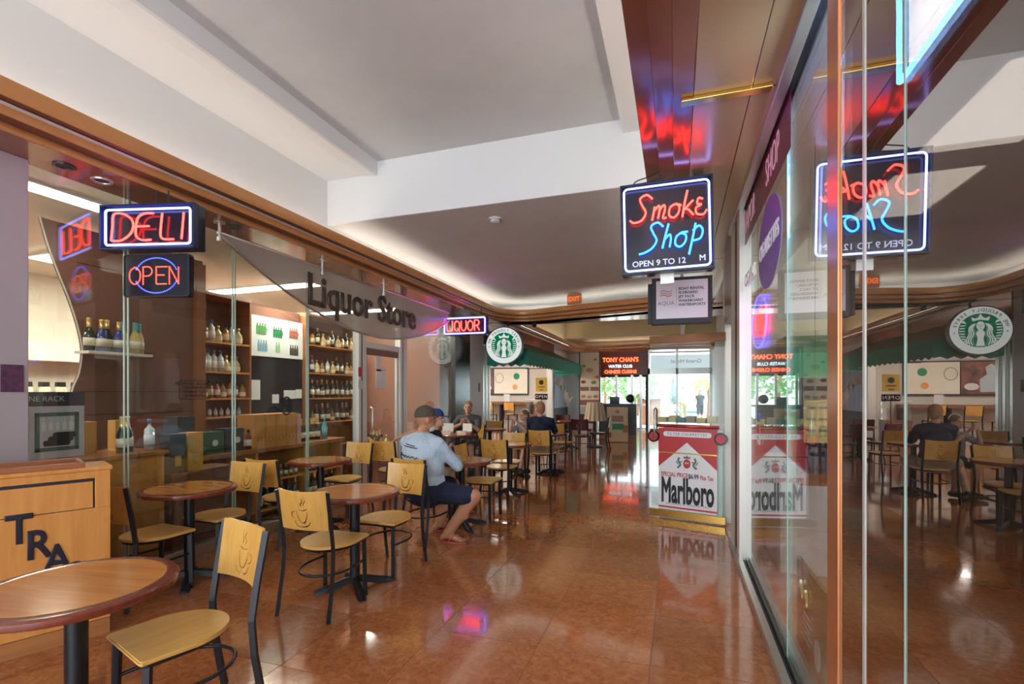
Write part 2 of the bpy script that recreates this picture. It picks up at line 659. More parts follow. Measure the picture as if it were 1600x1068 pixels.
# far hall cornice
farc = [(-3.63, 11.0), (-3.63, 14.0), (-3.63, 17.4), (-3.60, 18.2), (-3.45, 18.8), (-3.1, 19.1), (-2.5, 19.15), (-1.5, 18.95), (-0.5, 18.85), (0.6, 18.95), (1.4, 19.1)]
farp = [(p.x, p.y) for p in catmull([(a, b, 0) for a, b in farc], 4)]
cornice('trim_2', farp, 'stepped copper cornice curving around the far hall')
bm = NB(); sweep(bm, farp, [(0.21, ZS_L), (0.75, ZS_L)]); struct('soffit', bm, M['soffit'])
bm = NB(); box(bm, -4.0, 1.4, 19.4, 20.5, ZS_L + 0.003, ZS_L + 0.03); struct('soffit', bm, M['soffit'])
bm = NB(); box(bm, -4.4, -3.9, 11.0, 20.5, ZS_L + 0.006, ZS_L + 0.05); struct('soffit', bm, M['soffit'])

# ---- right side: stepped copper fascia, panelled soffit
root = thing('trim_3', 'stepped bronze fascia above the smoke shop front', None, kind='structure')
for k, (x0, x1, z0, z1) in enumerate(((-0.232, -0.12, 3.245, 3.36), (-0.125, -0.015, 3.205, 3.30), (-0.02, 0.09, ZS_R, 3.26))):
    bm = NB(); box(bm, x0, x1, -4.0, 9.45, z0, z1, bev=0.004); obj('fascia_step', bm, M['soffit'], root)
root = thing('soffit', 'bronze soffit panels over the smoke shop window', None, kind='structure')
for x0, x1 in ((0.092, 0.388), (0.392, XR + 0.12)):
    for y0, y1 in ((-4.0, 2.96), (2.98, 6.6), (6.62, 9.45)):
        bm = NB(); box(bm, x0, x1, y0, y1, ZS_R, ZS_R + 0.03, bev=0.003); obj('soffit_panel', bm, M['soffit_gold'], root)
bm = NB(); box(bm, 0.0, 1.4, 9.4, 9.5, ZS_R, 3.4); struct('soffit', bm, M['soffit'])
bm = NB(); box(bm, 0.05, 0.68, -4.0, 9.5, 3.265, 3.30); struct('soffit', bm, M['white'])
bm = NB(); box(bm, 0.025, 0.49, 2.925, 2.985, ZS_R - 0.022, ZS_R - 0.001, bev=0.003)
o = struct('trim_4', bm, M['brass']); o['label'] = 'brass bar crossing the bronze soffit'

# ---- smoke shop front
win = thing('window_2', 'tall frameless glass front of the smoke shop', None, kind='structure')
for y0, y1, mm in ((2.13, 0.2, 'glass_film'), (3.055, 2.275, 'glass'), (4.80, 3.07, 'glass')):
    bm = NB(); box(bm, XR + 0.03, XR + 0.042, y1, y0, 0.06, 3.16); obj('pane', bm, M[mm], win)
bm = NB(); box(bm, XR + 0.03, XR + 0.042, -4.0, 0.19, 0.06, 3.16); obj('pane', bm, M['glass_film'], win)
bm = NB(); box(bm, XR + 0.028, XR + 0.044, 3.056, 3.068, 0.06, 3.16); obj('glass_joint', bm, M['glass_edge'], win)
for y in (1.89, 1.58):
    bm = NB(); box(bm, XR + 0.0275, XR + 0.0295, y - (0.018 if y > 1.7 else .003), y + 0.004, 0.06, 3.16); obj('glass_joint', bm, M['alu_white'] if y > 1.7 else M['glass_edge'], win)
# copper mullion
bm = NB(); box(bm, XR + 0.022, XR + 0.046, 2.135, 2.27, 0.0, ZS_R, bev=0.002); obj('mullion', bm, mat('copper_mullion', (0.62, 0.25, 0.10), 0.25, 0.55), win)
# sill rails (double channel)
for x0, x1, z in ((0.505, 0.55, 0.055), (0.555, 0.575, 0.03), (0.58, 0.635, 0.06)):
    bm = NB(); box(bm, x0, x1, -4.0, 5.5, 0.0, z, bev=0.003); obj('sill_rail', bm, M['alu'] if z > 0.04 else M['alu_dark'], win)
for x0, x1, z in ((0.505, 0.56, ZS_R - 0.05), (0.56, 0.60, ZS_R - 0.03), (0.60, 0.66, ZS_R - 0.06)):
    bm = NB(); box(bm, x0, x1, -4.0, 5.5, z, ZS_R, bev=0.003); obj('head_rail', bm, M['alu'] if z < 3.135 else M['alu_dark'], win)
# jamb posts by the door
for y0, y1, mm in ((4.80, 4.98, 'alu_white'), (4.98, 5.14, 'alu_dark'), (5.14, 5.50, 'alu_white')):
    bm = NB(); box(bm, 0.53, 0.62, y0, y1, 0.0, ZS_R, bev=0.003); obj('jamb', bm, M[mm], win)
# the wall beyond the smoke shop doorway
bm = NB(); box(bm, 0.62, 1.3, 6.3, 6.42, 0, 3.4); struct('wall_right', bm, M['white'])
bm = NB(); box(bm, 1.3, 1.4, 6.3, 20.5, 0, 4.2); struct('wall_right', bm, M['white'])
bm = NB(); box(bm, 0.53, 0.62, 6.2, 6.42, 0, ZS_R, bev=.004); struct('trim_5', bm, M['alu_white'])
bm = NB(); box(bm, 0.53, 0.62, 5.5, 6.2, 2.3, ZS_R, bev=.004); struct('trim_6', bm, mat('plum_header', (0.10, 0.03, 0.04), 0.3))
bm = NB(); box(bm, 0.62, 1.3, 6.42, 9.4, 3.1, 3.2); struct('soffit', bm, M['soffit'])

# ---- smoke shop room
bm = NB(); box(bm, 3.6, 3.7, -0.5, 6.3, 0, 3.4); struct('wall_smoke', bm, M['ivory'])
bm = NB(); box(bm, 0.68, 3.7, 6.2, 6.3, 0, 3.4); struct('wall_smoke', bm, M['ivory'])
bm = NB(); box(bm, 0.68, 3.7, -0.6, -0.5, 0, 3.4); struct('wall_smoke', bm, M['ivory'])
bm = NB(); box(bm, 0.67, 3.7, -0.6, 6.3, 3.32, 3.4); struct('ceiling', bm, M['white'])

# ---- liquor store front
win = thing('window_1', 'frameless glass front of the liquor store', None, kind='structure')
for y0, y1 in ((2.14, 2.80), (2.83, 3.83), (3.86, 4.88), (4.91, 5.84)):
    bm = NB(); box(bm, XL - 0.012, XL, y0, y1, 0.1, ZS_L); obj('pane', bm, M['glass'], win)
for y in (2.815, 3.845, 4.895):
    for e in (-1, 1):
        bm = NB(); box(bm, XL - 0.014, XL + 0.002, y + e * 0.015 - 0.004, y + e * 0.015 + 0.003, 0.1, ZS_L); obj('glass_joint', bm, M['glass_edge'], win)
bm = NB(); box(bm, XL - 0.012, XL, 7.14, 9.0, 0.1, ZS_L); obj('pane', bm, M['glass'], win)
for y0, y1, mm in ((5.84, 5.90, 'alu_white'), (5.90, 5.925, 'alu_dark'), (5.925, 6.02, 'alu_white'), (6.93, 7.0, 'alu_white'), (7.0, 7.02, 'alu_dark'), (7.02, 7.14, 'alu_white')):
    bm = NB(); box(bm, XL - 0.05, XL + 0.05, y0, y1, 0.0, ZS_L, bev=0.003); obj('mullion', bm, M[mm], win)
bm = NB(); box(bm, XL - 0.04, XL + 0.04, 6.02, 6.93, 2.16, 2.24); obj('transom', bm, M['alu_white'], win)
bm = NB(); box(bm, XL - 0.006, XL + 0.006, 6.02, 6.93, 2.24, ZS_L); obj('pane', bm, M['glass'], win)
# open door frame (glass leaf swung inward)
dr = thing('door_1', 'glass door of the liquor store with dark head rail', None, kind='structure')
bm = NB(); box(bm, XL - 0.02, XL + 0.02, 6.03, 6.92, 2.06, 2.15); obj('head_rail', bm, M['brown_panel'], dr)
bm = NB(); box(bm, XL - 0.02, XL + 0.02, 6.03, 6.92, 0.02, 0.12); obj('kick_rail', bm, M['alu_white'], dr)
bm = NB(); box(bm, XL - 0.006, XL + 0.006, 6.05, 6.90, 0.12, 2.06); obj('pane', bm, M['glass'], dr)
for y in (6.03, 6.875):
    bm = NB(); box(bm, XL - 0.02, XL + 0.02, y, y + 0.045, 0.12, 2.06); obj('stile', bm, M['alu_white'], dr)
bm = NB(); tube(bm, [(XL + 0.03, 6.14, 0.95), (XL + 0.07, 6.14, 0.97), (XL + 0.07, 6.14, 1.28), (XL + 0.03, 6.14, 1.30)], 0.012); obj('handle', bm, M['alu'], dr, smooth=True)
bm = NB(); box(bm, XL - 0.05, XL + 0.06, 2.2, 5.84, 0, 0.10, bev=.004); box(bm, XL - 0.05, XL + 0.06, 7.14, 9.0, 0, 0.10, bev=.004); struct('baseboard_left', bm, M['alu'])
# columns
bm = NB(); box(bm, -4.75, -4.16, 1.5, 2.13, 0, ZS_L, bev=.006)
o = struct('wall_column', bm, M['grey_wall'])
M['dark_col'] = mat('dark_granite_column', (0.07, 0.05, 0.045), 0.2, noise=(40, 4), col2=(0.02, 0.018, 0.016))
bm = NB(); box(bm, -4.55, -4.2, 9.0, 9.75, 0, ZS_L, bev=.006); struct('wall_column', bm, M['dark_col'])
bm = NB(); box(bm, -4.62, -4.22, 9.76, 10.55, 0, ZS_L, bev=.006); struct('wall_column', bm, mat('pale_blue_white_column', (0.80, 0.85, 0.90), 0.5))
# liquor store room
bm = NB(); box(bm, -8.2, -8.1, -2.0, 9.5, 0, 3.1); struct('wall_store', bm, M['ivory'])
bm = NB(); box(bm, -8.2, -4.5, 9.5, 9.6, 0, 3.1); struct('wall_store', bm, M['brown_panel'])
bm = NB(); box(bm, -8.2, -4.5, -2.1, -2.0, 0, 3.1); struct('wall_store', bm, M['ivory'])
bm = NB(); box(bm, -8.2, -4.27, -2.0, 9.5, 3.095, 3.15); struct('ceiling', bm, M['ivory'])
bm = NB(); box(bm, -4.3, -4.2, -4.0, 1.5, 0, 3.09); struct('wall_left', bm, M['grey_wall'])
# coffee shop room (opening Y 11.1-17.3)
M['greige'] = mat('greige_wall', (0.55, 0.51, 0.44), 0.7)
bm = NB(); box(bm, -9.3, -9.2, 9.6, 17.6, 0, 3.1); struct('wall_coffee', bm, M['greige'])
bm = NB(); box(bm, -9.3, -4.25, 17.5, 17.6, 0, 3.1); struct('wall_coffee', bm, M['greige'])
bm = NB(); box(bm, -9.3, -4.3, 9.6, 17.6, 3.0, 3.1); struct('ceiling', bm, M['ivory'])
# far end: blue glazing left of the doors
bm = NB(); box(bm, -4.4, -4.3, 17.6, 20.5, 2.3, 3.1); struct('wall_left', bm, M['ivory'])

# ---- lamps the place has: cove tubes, shop ceiling panels; plus an added window strip
M['cove'] = emis('warm_cove_tube', (1.0, 0.94, 0.83), 8.5)
M['tube'] = emis('cool_fluorescent_panel', (1.0, 0.95, 0.86), 20.0)
M['tube3'] = emis('dim_fluorescent_panel', (1.0, 0.95, 0.86), 8.0)
M['tube2'] = emis('bright_fluorescent_strip', (1.0, 0.93, 0.80), 55.0)


def cove(name, pts, label, r=0.017):
    bm = NB(); tube(bm, pts, r, 6)
    o = obj(name, bm, M['cove'])
    tag(o, label, 'cove light', 'cove tubes behind the cornice')


offL = [(-3.86, -3.8, 3.225), (-3.86, 4.85, 3.225)]
cove('cove_light', offL, 'warm tube hidden in the cove beside the recessed ceiling')
cove('cove_light', [(-3.86, 5.0, 3.225), (-3.86, 9.2, 3.225), (-3.82, 10.1, 3.225), (-3.5, 10.55, 3.225), (-3.0, 10.62, 3.225), (-0.6, 9.98, 3.225), (1.2, 9.7, 3.225)], 'warm tube hidden in the cove around the low ceiling')
cove('cove_light', [(0.03, -3.8, 3.325), (0.03, 4.85, 3.325)], 'warm tube hidden in the cove over the smoke shop, recessed ceiling side')
cove('cove_light', [(0.03, 5.0, 3.325), (0.03, 9.0, 3.325)], 'warm tube hidden in the cove over the smoke shop door')
cove('cove_light', [(-3.80, 11.3, 3.225), (-3.80, 18.0, 3.225)], 'warm tube hidden in the cove above the green awning')
cove('cove_light', [(-3.2, 19.4, 3.225), (-1.5, 19.3, 3.225), (0.6, 19.3, 3.225), (1.2, 19.4, 3.225)], 'warm tube hidden in the far cove')


def panel_light(x0, x1, y0, y1, z, label, group, m='tube'):
    t = thing('ceiling_light', label, 'ceiling light', ((x0 + x1) / 2, (y0 + y1) / 2, z), 0, group)
    w, h = (x1 - x0) / 2, (y1 - y0) / 2
    bm = NB(); box(bm, -w - .03, w + .03, -h - .03, h + .03, -0.02, 0.0); obj('light_frame', bm, M['white'], t)
    bm = NB(); box(bm, -w, w, -h, h, -0.03, -0.021); obj('diffuser', bm, M[m], t)


for y, w_ in ((0.9, 'by the grey column'), (3.75, 'behind the wavy panel'), (5.85, 'before the black notice board'), (8.1, 'over the tall bottle rack')):
    panel_light(-7.1, -4.95 if y > 5 else -5.65, y - 0.11, y + 0.11, 3.095, 'slim white fluorescent strip on the liquor store ceiling ' + w_, 'liquor store ceiling lights', 'tube2')  # two farther strips lengthened toward the glass to brighten the bottle cases
for y0_, y1_, w_ in ((2.3, 3.0, 'behind the DELI sign'),):
    panel_light(-4.72, -4.56, y0_, y1_, 3.095, 'narrow white added light strip just inside the liquor store glass ' + w_, 'added liquor store window lights')  # added strip that brightens the under-lit front of the store
for y in (0.9, 2.4, 3.9, 5.4):
    panel_light(1.7, 2.3, y - 0.55, y + 0.55, 3.32, 'white fluorescent panel on the smoke shop ceiling', 'smoke shop ceiling lights', 'tube3')
for x in (-7.6, -5.4):
    for y in (12.0, 15.5):
        panel_light(x - .3, x + .3, y - .6, y + .6, 3.0, 'white ceiling panel light in the coffee shop', 'coffee shop ceiling lights')
bm = NB(); box(bm, -9.5, 4.0, -4.0, 20.5, 4.45, 4.6); struct('sun_block_slab', bm, M['white'])  # unseen slab added over the hall to keep sun off the floor

# =================================================================== CHAIRS AND TABLES
def cup_back_mesh():
    """curved plywood back with a steaming cup cut right through it"""
    cu = bpy.data.curves.new('chair_back', 'CURVE')
    cu.dimensions = '2D'
    cu.fill_mode = 'BOTH'
    cu.extrude = 0.006

    def spline(pts):
        s = cu.splines.new('POLY')
        s.points.add(len(pts) - 1)
        for i, p in enumerate(pts):
            s.points[i].co = (p[0], p[1], 0, 1)
        s.use_cyclic_u = True

    def slot(pts, w, n=5):
        P = catmull([(a, b, 0) for a, b in pts], n)
        L, R = [], []
        for i, p in enumerate(P):
            a, b = P[max(i - 1, 0)], P[min(i + 1, len(P) - 1)]
            d = (b - a).normalized()
            k = w * (0.35 + 0.65 * math.sin(PI * (i + .3) / (len(P) - 1 + .6)))
            L.append((p.x - d.y * k, p.y + d.x * k))
            R.append((p.x + d.y * k, p.y - d.x * k))
        spline(L + R[::-1])

    spline([(-0.182, -0.130), (0.182, -0.130), (0.190, 0.125), (0.186, 0.132), (-0.186, 0.132), (-0.190, 0.125)])
    slot([(-0.052, -0.066), (-0.035, -0.098), (0.005, -0.108), (0.048, -0.098), (0.068, -0.072)], 0.0045)   # saucer
    slot([(-0.030, 0.002), (-0.024, -0.040), (0.000, -0.078), (0.028, -0.074), (0.046, -0.036), (0.052, 0.000)], 0.0048)  # bowl
    slot([(-0.040, -0.050), (-0.068, -0.040), (-0.070, -0.010), (-0.048, -0.004)], 0.0042)               # handle
    slot([(-0.012, 0.014), (0.012, 0.006), (0.040, 0.012), (0.054, 0.020)], 0.0035)                       # rim
    slot([(0.014, 0.030), (0.004, 0.048), (0.020, 0.066), (0.012, 0.090)], 0.0040)                        # steam
    slot([(0.034, 0.034), (0.028, 0.052), (0.042, 0.070), (0.036, 0.100)], 0.0035)
    o = bpy.data.objects.new('chair_back', cu)
    COL.objects.link(o)
    me = bpy.data.meshes.new_from_object(o.evaluated_get(bpy.context.evaluated_depsgraph_get()))
    bpy.data.objects.remove(o)
    bm = bmesh.new()
    bm.from_mesh(me)
    for k in range(-7, 8):
        bmesh.ops.bisect_plane(bm, geom=bm.verts[:] + bm.edges[:] + bm.faces[:], plane_co=(k * 0.0245, 0, 0), plane_no=(1, 0, 0))
    for v in bm.verts:
        x, y, z = v.co
        v.co = (x, z - 0.034 * (1 - (x / 0.19) ** 2) - y * 0.16, y + 0.012 * (x / 0.19) ** 2 * (1 if y > 0 else 0))
    bmesh.ops.recalc_face_normals(bm, faces=bm.faces)
    bm.to_mesh(me)
    bm.free()
    me.materials.clear()
    return me


def seat_outline(k=1.0):
    pts = [(-0.200, 0.205), (-0.188, 0.214), (0.188, 0.214), (0.200, 0.205)]
    for i in range(0, 25):
        a = math.radians(-5 - 170 * i / 24)
        pts.append((0.204 * math.cos(a) * (1 if abs(math.cos(a)) > .3 else 1), 0.03 + 0.225 * math.sin(a)))
    return [(x * k, y * k) for x, y in pts]


def make_chair(wood_m='maple', seat_m='maple_seat'):
    t = thing('cafe_chair', 'x', 'chair')
    bm = NB()
    prism(bm, seat_outline(), 0.438, 0.458)
    es = [e for e in bm.edges if abs(e.verts[0].co.z - e.verts[1].co.z) < 1e-5]
    bmesh.ops.bevel(bm, geom=es, offset=0.006, segments=2, affect='EDGES')
    st_ = obj('seat', bm, M[seat_m], t, smooth='auto')
    bk = obj('backrest', cup_me, M[wood_m], t, loc=(0, -0.262, 0.727))
    # seat frame under the plywood
    bm = NB()
    P = [(x * .90, y * .90, 0.428) for x, y in seat_outline()]
    tube(bm, P, 0.011, 4, closed=True, flat=(0.010, 0.012))
    obj('seat_frame', bm, M['black'], st_)
    for s in (-1, 1):
        bm = NB()
        tube(bm, [(s * 0.205, -0.285, 0.0), (s * 0.204, -0.262, 0.12), (s * 0.200, -0.232, 0.30), (s * 0.197, -0.222, 0.46), (s * 0.197, -0.245, 0.62), (s * 0.200, -0.288, 0.86)], 0.012, 4, flat=(0.017, 0.019))
        obj('leg', bm, M['black'], t)
        bm = NB()
        tube(bm, [(s * 0.176, 0.188, 0.0), (s * 0.170, 0.178, 0.43)], 0.015, 4, flat=(0.019, 0.019))
        obj('leg', bm, M['black'], t)
    bm = NB()
    pts = [(0.172, 0.18, 0.27)] + [(0.186 * math.cos(math.radians(a)), 0.0 + 0.225 * math.sin(math.radians(a)), 0.27) for a in range(0, -181, -15)] + [(-0.172, 0.18, 0.27)]
    tube(bm, pts, 0.009, 6)
    obj('stretcher', bm, M['black'], t, smooth=True)
    return t


cup_me = cup_back_mesh()
proto = make_chair()
_first = [True]
INNER = 'honey maple chairs in the aisle row'
OUTER = 'honey maple chairs in the window row'
chair_specs = [
    (-2.12, 1.63, 163, 'maple chair with cup cutout drawn up to the table beside the TRASH cabinet', INNER),
    (-2.52, 0.90, 0, 'maple chair tucked under the near side of the table beside the TRASH cabinet', INNER),
    (-2.38, 2.96, 2, 'maple chair opposite an empty chair at the aisle table behind the capped man', INNER),
    (-2.35, 3.68, 178, 'empty maple chair back to back with the capped man', INNER),
    (-2.46, 4.55, -8, 'maple chair the man in the pale blue shirt and cap sits on', INNER),
    (-2.27, 5.60, -90, 'empty maple chair turned sideways at the capped man\'s table', INNER),
    (-2.40, 6.66, 0, 'empty maple chair between the capped man and the man in navy', INNER),
    (-2.48, 7.25, 180, 'empty maple chair back to back with the man in navy', INNER),
    (-2.24, 8.44, 0, 'maple chair the man in the navy shirt sits on', INNER),
    (-2.66, 9.02, 200, 'maple chair the girl drinking sits on', INNER),
    (-2.33, 10.28, -10, 'empty maple chair beyond the man in navy toward the red chairs', INNER),
    (-3.765, 2.67, -4, 'maple chair beside the end of the TRASH cabinet at a window table', OUTER),
    (-3.80, 3.30, 180, 'maple chair facing the TRASH cabinet across a window table', OUTER),
    (-3.84, 4.06, 0, 'maple chair back to back with another at the second window table', OUTER),
    (-3.92, 5.18, 180, 'maple chair on the liquor door side of the second window table', OUTER),
    (-3.74, 5.98, 0, 'maple chair by the liquor store door next to the person in the blue cap', OUTER),
    (-3.02, 5.72, -100, 'maple chair the person in black shirt and blue cap sits on', OUTER),
    (-3.84, 8.90, 180, 'maple chair the man in the grey polo sits on', OUTER),
    (-3.90, 10.16, 180, 'empty maple chair at the small table by the coffee shop pillar', OUTER),
]
for x, y, a, lab, g in chair_specs:
    c = proto if _first[0] else copy_tree(proto)
    _first[0] = False
    c.location = (x, y, 0)
    c.rotation_euler = (0, 0, math.radians(a))
    tag(c, lab, 'chair', g)

# dark red chairs of the far restaurant
redp = copy_tree(proto)
for ch in redp.children:
    if ch.name.startswith(('seat', 'backrest')) and not ch.name.startswith('seat_frame'):
        ch.data = ch.data.copy()
        ch.data.materials.clear()
        ch.data.materials.append(M['redwood'])
first = True
for x, y, a, lab in [(-2.22, 12.05, 0, 'dark red chair with its back to the maple chairs'),
                     (-1.95, 13.0, 90, 'dark red chair beside the striped umbrella table'),
                     (-2.95, 12.4, -30, 'dark red chair under the end of the green awning'),
                     (-3.0, 13.6, 200, 'dark red chair facing the hall under the awning'),
                     (-2.5, 14.2, 180, 'dark red chair behind the striped umbrella table')]:
    c = redp if first else copy_tree(redp)
    first = False
    c.name = 'red_chair'
    c.location = (x, y, 0)
    c.rotation_euler = (0, 0, math.radians(a))
    tag(c, lab, 'chair', 'dark red chairs in the far hall')


def make_table(r=0.345, top='oak_top'):
    t = thing('cafe_table', 'x', 'table')
    bm = NB()
    lathe(bm, [(0, 0.712), (r - 0.02, 0.712), (r - 0.004, 0.716), (r, 0.728), (r - 0.001, 0.742), (r - 0.010, 0.7505), (r - 0.045, 0.7515), (r - 0.05, 0.750), (r - 0.05, 0.744)], 48)
    tt = obj('table_edge', bm, M['cherry'], t, smooth='auto')
    bm = NB()
    lathe(bm, [(0, 0.7512), (r - 0.047, 0.7512), (r - 0.047, 0.745), (0, 0.745)], 48)
    tt.parent = obj('table_top', bm, M[top], t, smooth='auto')
    bm = NB()
    cyl(bm, (0, 0, 0.06), (0, 0, 0.70), 0.038, 0.038, 20)
    pd = obj('pedestal', bm, M['black'], t, smooth='auto')
    bm = NB()
    box(bm, -0.12, 0.12, -0.12, 0.12, 0.695, 0.711)
    obj('mounting_plate', bm, M['black'], pd)
    for k in range(4):
        a = math.radians(45 + 90 * k)
        c, s = math.cos(a), math.sin(a)
        bm = NB()
        prof = [(0.02, 0.095, 0.024), (0.10, 0.078, 0.026), (0.20, 0.050, 0.030), (0.27, 0.034, 0.034), (0.30, 0.020, 0.026)]
        rows = []
        for d, z, w in prof:
            rows.append([bm.verts.new((c * d - s * w * e, s * d + c * w * e, zz)) for e, zz in ((-1, max(z - 0.05, 0.0)), (-.8, z - .008), (-.4, z), (.4, z), (.8, z - .008), (1, max(z - 0.05, 0.0)))])
        for i in range(len(rows) - 1):
            for j in range(6):
                bm.faces.new((rows[i][j], rows[i][(j + 1) % 6], rows[i + 1][(j + 1) % 6], rows[i + 1][j]))
        bm.faces.new(rows[0]); bm.faces.new(rows[-1])
        obj('base_arm', bm, M['black'], pd, smooth='auto')
    return t


tp = make_table()
first = True
for x, y, a, lab, g in [
    (-2.28, 1.32, 10, 'round cherry edged cafe table beside the TRASH cabinet', 'cafe tables in the aisle row'),
    (-2.38, 3.26, 2, 'round cafe table between two empty chairs behind the capped man', 'cafe tables in the aisle row'),
    (-2.31, 5.12, 0, 'round cafe table the capped man in pale blue leans on', 'cafe tables in the aisle row'),
    (-2.36, 6.98, 0, 'round cafe table with one empty chair on each side past the capped man', 'cafe tables in the aisle row'),
    (-2.24, 9.00, 0, 'round cafe table between the man in navy and the girl', 'cafe tables in the aisle row'),
    (-3.73, 2.95, 0, 'round cafe table by the window next to the TRASH cabinet end', 'cafe tables in the window row'),
    (-3.84, 4.63, 30, 'round cafe table by the window under the no smoking sign', 'cafe tables in the window row'),
    (-3.80, 8.24, 0, 'round cafe table holding takeout boxes in front of the grey polo man', 'cafe tables in the window row'),
    (-3.72, 9.68, 0, 'small round cafe table by the coffee shop pillar', 'cafe tables in the window row'),
    (-2.72, 13.0, 0, 'dark round table among the red chairs under the awning', 'cafe tables in the far hall'),
]:
    c = tp if first else copy_tree(tp)
    first = False
    c.location = (x, y, 0)
    c.rotation_euler = (0, 0, math.radians(a))
    tag(c, lab, 'table', g)

# takeout boxes and a paper on the tables
M['foam'] = mat('white_foam', (0.85, 0.83, 0.78), 0.6)
for x, y, a, lab in ((-3.98, 8.15, 10, 'open white takeout box on the table edge toward the liquor store'), (-3.66, 8.22, -15, 'white takeout box with food before the grey polo man')):
    bm = NB()
    P = [(-.11, -.09), (.11, -.09), (.11, .09), (-.11, .09)]
    lo = [bm.verts.new((p[0] * .82, p[1] * .82, 0)) for p in P]
    hi = [bm.verts.new((p[0], p[1], .055)) for p in P]
    inn = [bm.verts.new((p[0] * .9, p[1] * .9, .055)) for p in P]
    bt = [bm.verts.new((p[0] * .75, p[1] * .75, .012)) for p in P]
    for A, B in ((lo, hi), (hi, inn), (inn, bt)):
        for i in range(4):
            bm.faces.new((A[i], A[(i + 1) % 4], B[(i + 1) % 4], B[i]))
    bm.faces.new(lo); bm.faces.new(bt)
    t = thing('takeout_box', lab, 'takeout box', (x, y, 0.7525), math.radians(a), 'takeout boxes')
    obj('tray', bm, M['foam'], t)
    bm = NB(); box(bm, -.105, .105, .09, .10, .05, .19); obj('lid', bm, M['foam'], t)
    bm = NB()
    for k in range(7): bmesh.ops.create_icosphere(bm, subdivisions=1, radius=.028, matrix=Matrix.Translation((random.uniform(-.06, .06), random.uniform(-.04, .04), .035)))
    obj('food', bm, mat('fried_food', (0.5, 0.26, 0.09), 0.7), t)
bm = NB(); box(bm, -.07, .07, -.10, .10, 0, .003); tag(obj('menu_card', bm, M['paper'], None, (-2.36, 5.0, 0.7525), (0, 0, .4)), 'white paper lying on the capped man\'s table', 'paper')

# =================================================================== TRASH CABINET
A, B = Vector((-3.61, 1.72, 0)), Vector((-3.41, 2.16, 0))
ang = math.atan2((B - A).y, (B - A).x)
tr = thing('trash_cabinet', 'orange oak waste cabinet lettered TRASH with a tray top', 'trash cabinet', B, ang)
# local: x runs along the front (0 = far end, negative toward the viewer), +y is to the left/back
L, D, H = 0.95, 0.30, 1.085
bm = NB(); box(bm, -L, 0, 0.006, D, 0.0, 1.03, bev=.004); obj('body', bm, M['oak'], tr)
bm = NB(); box(bm, -L, 0.0, -0.012, 0.006, 0.10, 0.80, bev=.003); tdoor = obj('door', bm, M['oak'], tr)
bm = NB(); box(bm, -0.075, 0.0, -0.012, 0.006, 0.80, 1.03, bev=.003); obj('stile', bm, M['oak'], tr)
bm = NB(); box(bm, -L, -0.075, -0.010, 0.006, 0.985, 1.03, bev=.003); obj('top_rail', bm, M['oak'], tr)
bm = NB(); box(bm, -L, -0.075, 0.002, 0.0055, 0.80, 0.985); obj('opening', bm, M['black_matte'], tr)
bm = NB(); prism(bm, [(-0.010, 0.805), (0.004, 0.805), (0.004, 0.965), (-0.002, 0.965)], -L, -0.085, 'x'); obj('flap', bm, M['oak'], tr)
bm = NB(); box(bm, -L, 0.012, -0.016, D + .01, 1.03, 1.055, bev=.006); obj('cabinet_top', bm, M['oak'], tr)
bm = NB()
for (x0, x1, y0, y1) in ((-L, -0.12, -0.012, 0.01), (-L, -0.12, D - .02, D), (-0.14, -0.12, 0.0, D)): box(bm, x0, x1, y0, y1, 1.055, 1.088, bev=.004)
obj('tray_rim', bm, M['shelf_wood'], tr)
bm = NB(); box(bm, -L, -0.13, 0.005, D - .01, 1.055, 1.062); obj('tray', bm, M['shelf_wood'], tr)
bm = NB(); box(bm, -L, -0.004, -0.004, 0.006, 0.0, 0.095); obj('plinth', bm, wood('plinth_oak', (.42, .17, .05), (.33, .12, .035), .5, 0, 4), tr)
for ch, x, z in (('T', -0.410, 0.725), ('R', -0.330, 0.622), ('A', -0.250, 0.520), ('S', -0.170, 0.395), ('H', -0.090, 0.27)):
    text('letter', ch, 0.235, M['navy_letter'], tdoor, (x, -0.0145, z), (0, 0, 0), depth=0.006, bold=0.005, sx=.8)

# =================================================================== SIGNS
M['neon_red'] = emis('red_neon', (1.0, 0.032, 0.024), 9.0)
M['neon_orange'] = emis('orange_neon', (1.0, 0.12, 0.04), 3.0)
M['neon_pink'] = emis('pink_neon', (1.0, 0.12, 0.16), 4.5)
M['neon_blue'] = emis('blue_neon', (0.02, 0.17, 1.0), 7.5)
M['neon_white'] = emis('blue_white_neon', (0.22, 0.28, 1.0), 6.0)
M['neon_viol'] = emis('violet_neon', (0.18, 0.13, 1.0), 6.0)
M['led_red'] = emis('red_led', (1.0, 0.06, 0.04), 4.5)
M['led_blue'] = emis('blue_led', (0.06, 0.08, 1.0), 4.5)
M['sign_back'] = mat('black_sign_face', (0.012, 0.012, 0.02), 0.12)
M['acrylic'] = glass('clear_acrylic', (0.96, 0.96, 0.97), 0.05, 0.7)
M['cable'] = mat('black_cable', (0.01, 0.01, 0.01), 0.5)


def strokes(bm, glyph, x, z, sx, sz, r, y=0.0, shear=0.0, n=5, seg=6):
    for st in glyph:
        P = [(x + (a + b * shear) * sx, y, z + b * sz) for a, b in st]
        if len(P) > 2: P = catmull(P, n)
        tube(bm, P, r, seg)


